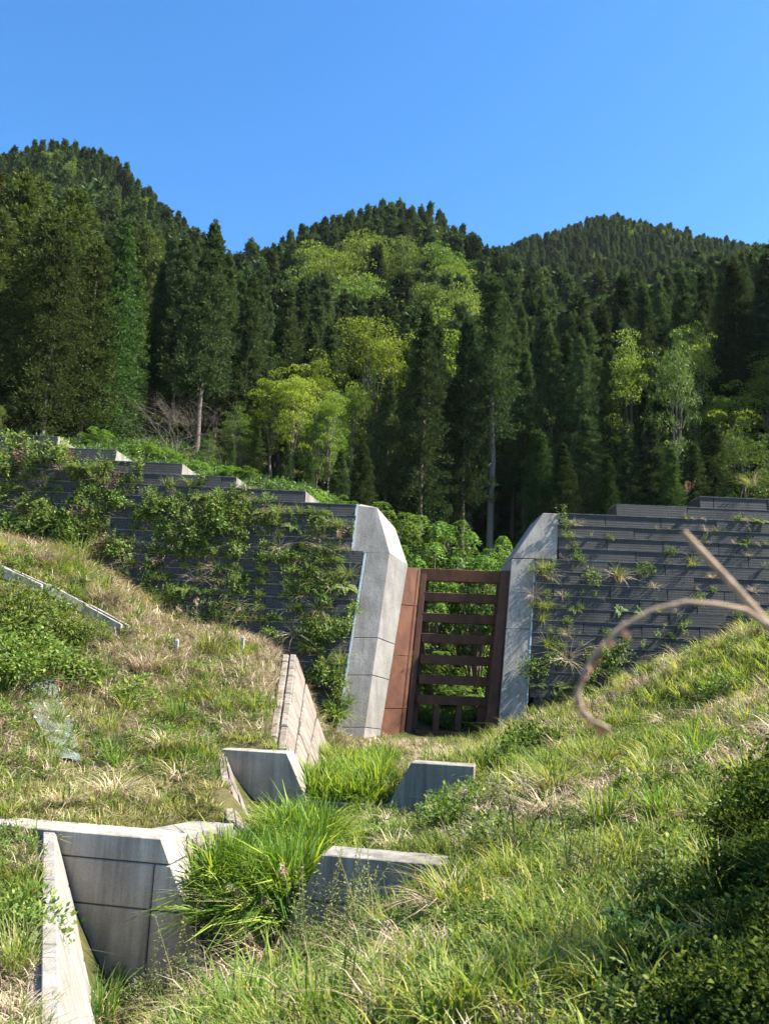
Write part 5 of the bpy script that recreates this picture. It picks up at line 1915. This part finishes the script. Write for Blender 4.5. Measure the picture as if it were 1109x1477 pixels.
sm = ns.modifiers.new('thick', 'SOLIDIFY')
sm.thickness = .012
sm2 = ns.modifiers.new('smooth', 'SUBSURF')
sm2.levels = sm2.render_levels = 2
for ri in range(1, 5):
    row = rows[ri]
    for j0, j1 in ((0, 3), (3, 6)):
        path = []
        for t in np.linspace(0, 1, 7):
            f = j0 + (j1 - j0) * t
            k = min(int(f), 5)
            q = lerp(row[k], row[k + 1], f - k) - inv
            path.append((q.x, q.y - .03, q.z + .03 - .10 * math.sin(t * math.pi)))
        V, Fq = tube_np(path, [.02, .024, .028, .03, .028, .024, .02], 7)
        obj('filled_roll', mesh_np('filled_roll', V, Fq, MAT['sandbag'], True), root)

# arching dry stalk close to the lens, growing out of the bramble at the right
st = empty('dry_stalk', (.62, .78, -.62), 'dry brown stalk with a drooping curled seed head close in front of the right bank', 'dry stalk')
inv = st.location.copy()
YT = .74
pth = [P(1400, 1180, .80), P(1250, 1040, .77), P(1109, 903, YT), P(1060, 848, YT), P(1020, 805, YT), P(985, 767, YT)]
V, Fq = tube_np([p - inv for p in pth], [.0046, .0044, .0040, .0037, .0034, .0030], 8)
obj('stem', mesh_np('stem', V, Fq, MAT['twig_pale'], True), st)
pth = [P(1109, 903, YT), P(1075, 880, YT - .01), P(1035, 872, YT - .015), P(990, 868, YT - .02), P(940, 880, YT - .02), P(895, 905, YT - .02), P(862, 938, YT - .02), P(842, 970, YT - .02), P(832, 1002, YT - .02), P(838, 1025, YT - .02), P(856, 1042, YT - .02), P(879, 1052, YT - .02)]
V, Fq = tube_np([p - inv for p in pth], [.0028, .0024, .0021, .0019, .0018, .0019, .0021, .0024, .0030, .0031, .0027, .0018], 7)
obj('branch', mesh_np('branch', V, Fq, MAT['twig_pale'], True), st)
rr = R_(77)
for i in range(26):
    t = rr.uniform(.45, 1.0)
    f = t * (len(pth) - 1)
    k = min(int(f), len(pth) - 2)
    q = lerp(pth[k], pth[k + 1], f - k) - inv
    c = np.array(q)[None]
    d = np.array([[rr.normal(0, .6), rr.normal(0, .6), -.7 + rr.normal(0, .4)]])
    V, Fq = leaves_np(c, d, rr.normal(size=(1, 3)), rr.uniform(.007, .017), .005)
    V2, F2 = leaves_np(c + .001, d + .2, rr.normal(size=(1, 3)), .010, .004)
    obj('husk', mesh_np('husk', np.concatenate([V, V2]), np.concatenate([Fq, F2 + 4]), MAT['rusty_leaf']), st)

# dry seed plumes above the reeds
def plume(px, py, h, label, ymin):
    p = G(px, py, ymin)
    if p is None: return
    o = empty('seed_plume', p, label, 'dry plume', 'dry seed plumes by the notches', random.uniform(0, 6.28))
    k = 9
    t = np.linspace(0, 1, k)
    path = np.stack([.35 * h * t ** 2.5, .05 * np.sin(t * 3), h * (t - .18 * t ** 3)], -1)
    V, Fq = tube_np(path, np.linspace(.007, .003, k), 4)
    obj('stem', mesh_np('stem', V, Fq, MAT['twig']), o)
    rr = R_(int(px * 7 + py))
    m = 70
    u = rr.uniform(.86, 1.05, m)
    c = np.stack([np.interp(u, t, path[:, i]) for i in range(3)], -1) + rr.normal(0, .02, (m, 3))
    V, Fq = leaves_np(c, rr.normal(size=(m, 3)) + np.array([.8, 0, -.6]), rr.normal(size=(m, 3)), .07, .012)
    obj('head', mesh_np('head', V, Fq, MAT['straw']), o)


for a in ((352, 1395, 1.0, 'curled tan plume hanging before the dark hollow', 8), (370, 1390, 1.1, 'second tan plume above the dark hollow', 8), (405, 1372, 1.3, 'tan plume against the reeds left of the lower right wing', 8), (340, 1420, .7, 'low curled plume over the bottom left weeds', 8),
          (612, 1150, .8, 'pale plume in front of the upper right wing', 12), (590, 1150, .7, 'thin plume left of the upper right wing', 12), (640, 1215, .8, 'tan plume on the bank below the upper right wing', 10),
          (270, 930, 1.3, 'tall brown plume against the dam above the left slope', 20), (285, 925, 1.5, 'taller brown plume against the dam above the left slope', 20), (330, 930, 1.4, 'plume right of the tall bushy grass against the dam', 20), (265, 905, 1.1, 'short brown plume against the dam', 20)):
    plume(*a)

# short stubs added to the right pier only to throw the raking shadow streaks
rr = R_(91)
tw = empty('streak_caster', D(760, 900), 'thin stubs added on the right pier to cast its shadow streaks', 'shadow caster')
inv = tw.location.copy()
for i in range(26):
    t = rr.uniform(.12, .98)
    a = D(lerp(RE2[0][0], RE2[1][0], t) - rr.uniform(0, 22), lerp(RE2[0][1], RE2[1][1], t), 0)
    ln = rr.uniform(.05, .15)
    pth = [a, a + Vector((rr.normal(0, .02), -ln * .6, .02)), a + Vector((rr.normal(0, .05), -ln, -.02))]
    V, Fq = tube_np([p - inv for p in pth], [.012, .009, .005], 4)
    obj('caster_stub', mesh_np('caster_stub', V, Fq, MAT['twig']), tw)

# ------------------------------------------------------------------ thin summer haze over the valley
hz = bpy.data.materials.new('haze')
hz.use_nodes = True
t = hz.node_tree
t.nodes.remove(t.nodes['Principled BSDF'])
pv = t.nodes.new('ShaderNodeVolumePrincipled')
pv.inputs['Color'].default_value = (.82, .90, 1.0, 1)
pv.inputs['Density'].default_value = .00005
pv.inputs['Anisotropy'].default_value = .2
t.links.new(pv.outputs[0], t.nodes['Material Output'].inputs['Volume'])
lo, hi = (-480, -30, -12), (480, 430, 190)
c = [(lo[0], lo[1], lo[2]), (hi[0], lo[1], lo[2]), (hi[0], hi[1], lo[2]), (lo[0], hi[1], lo[2]), (lo[0], lo[1], hi[2]), (hi[0], lo[1], hi[2]), (hi[0], hi[1], hi[2]), (lo[0], hi[1], hi[2])]
tag(box8('haze', c, hz), 'thin bluish haze filling the valley', None, None, 'stuff')
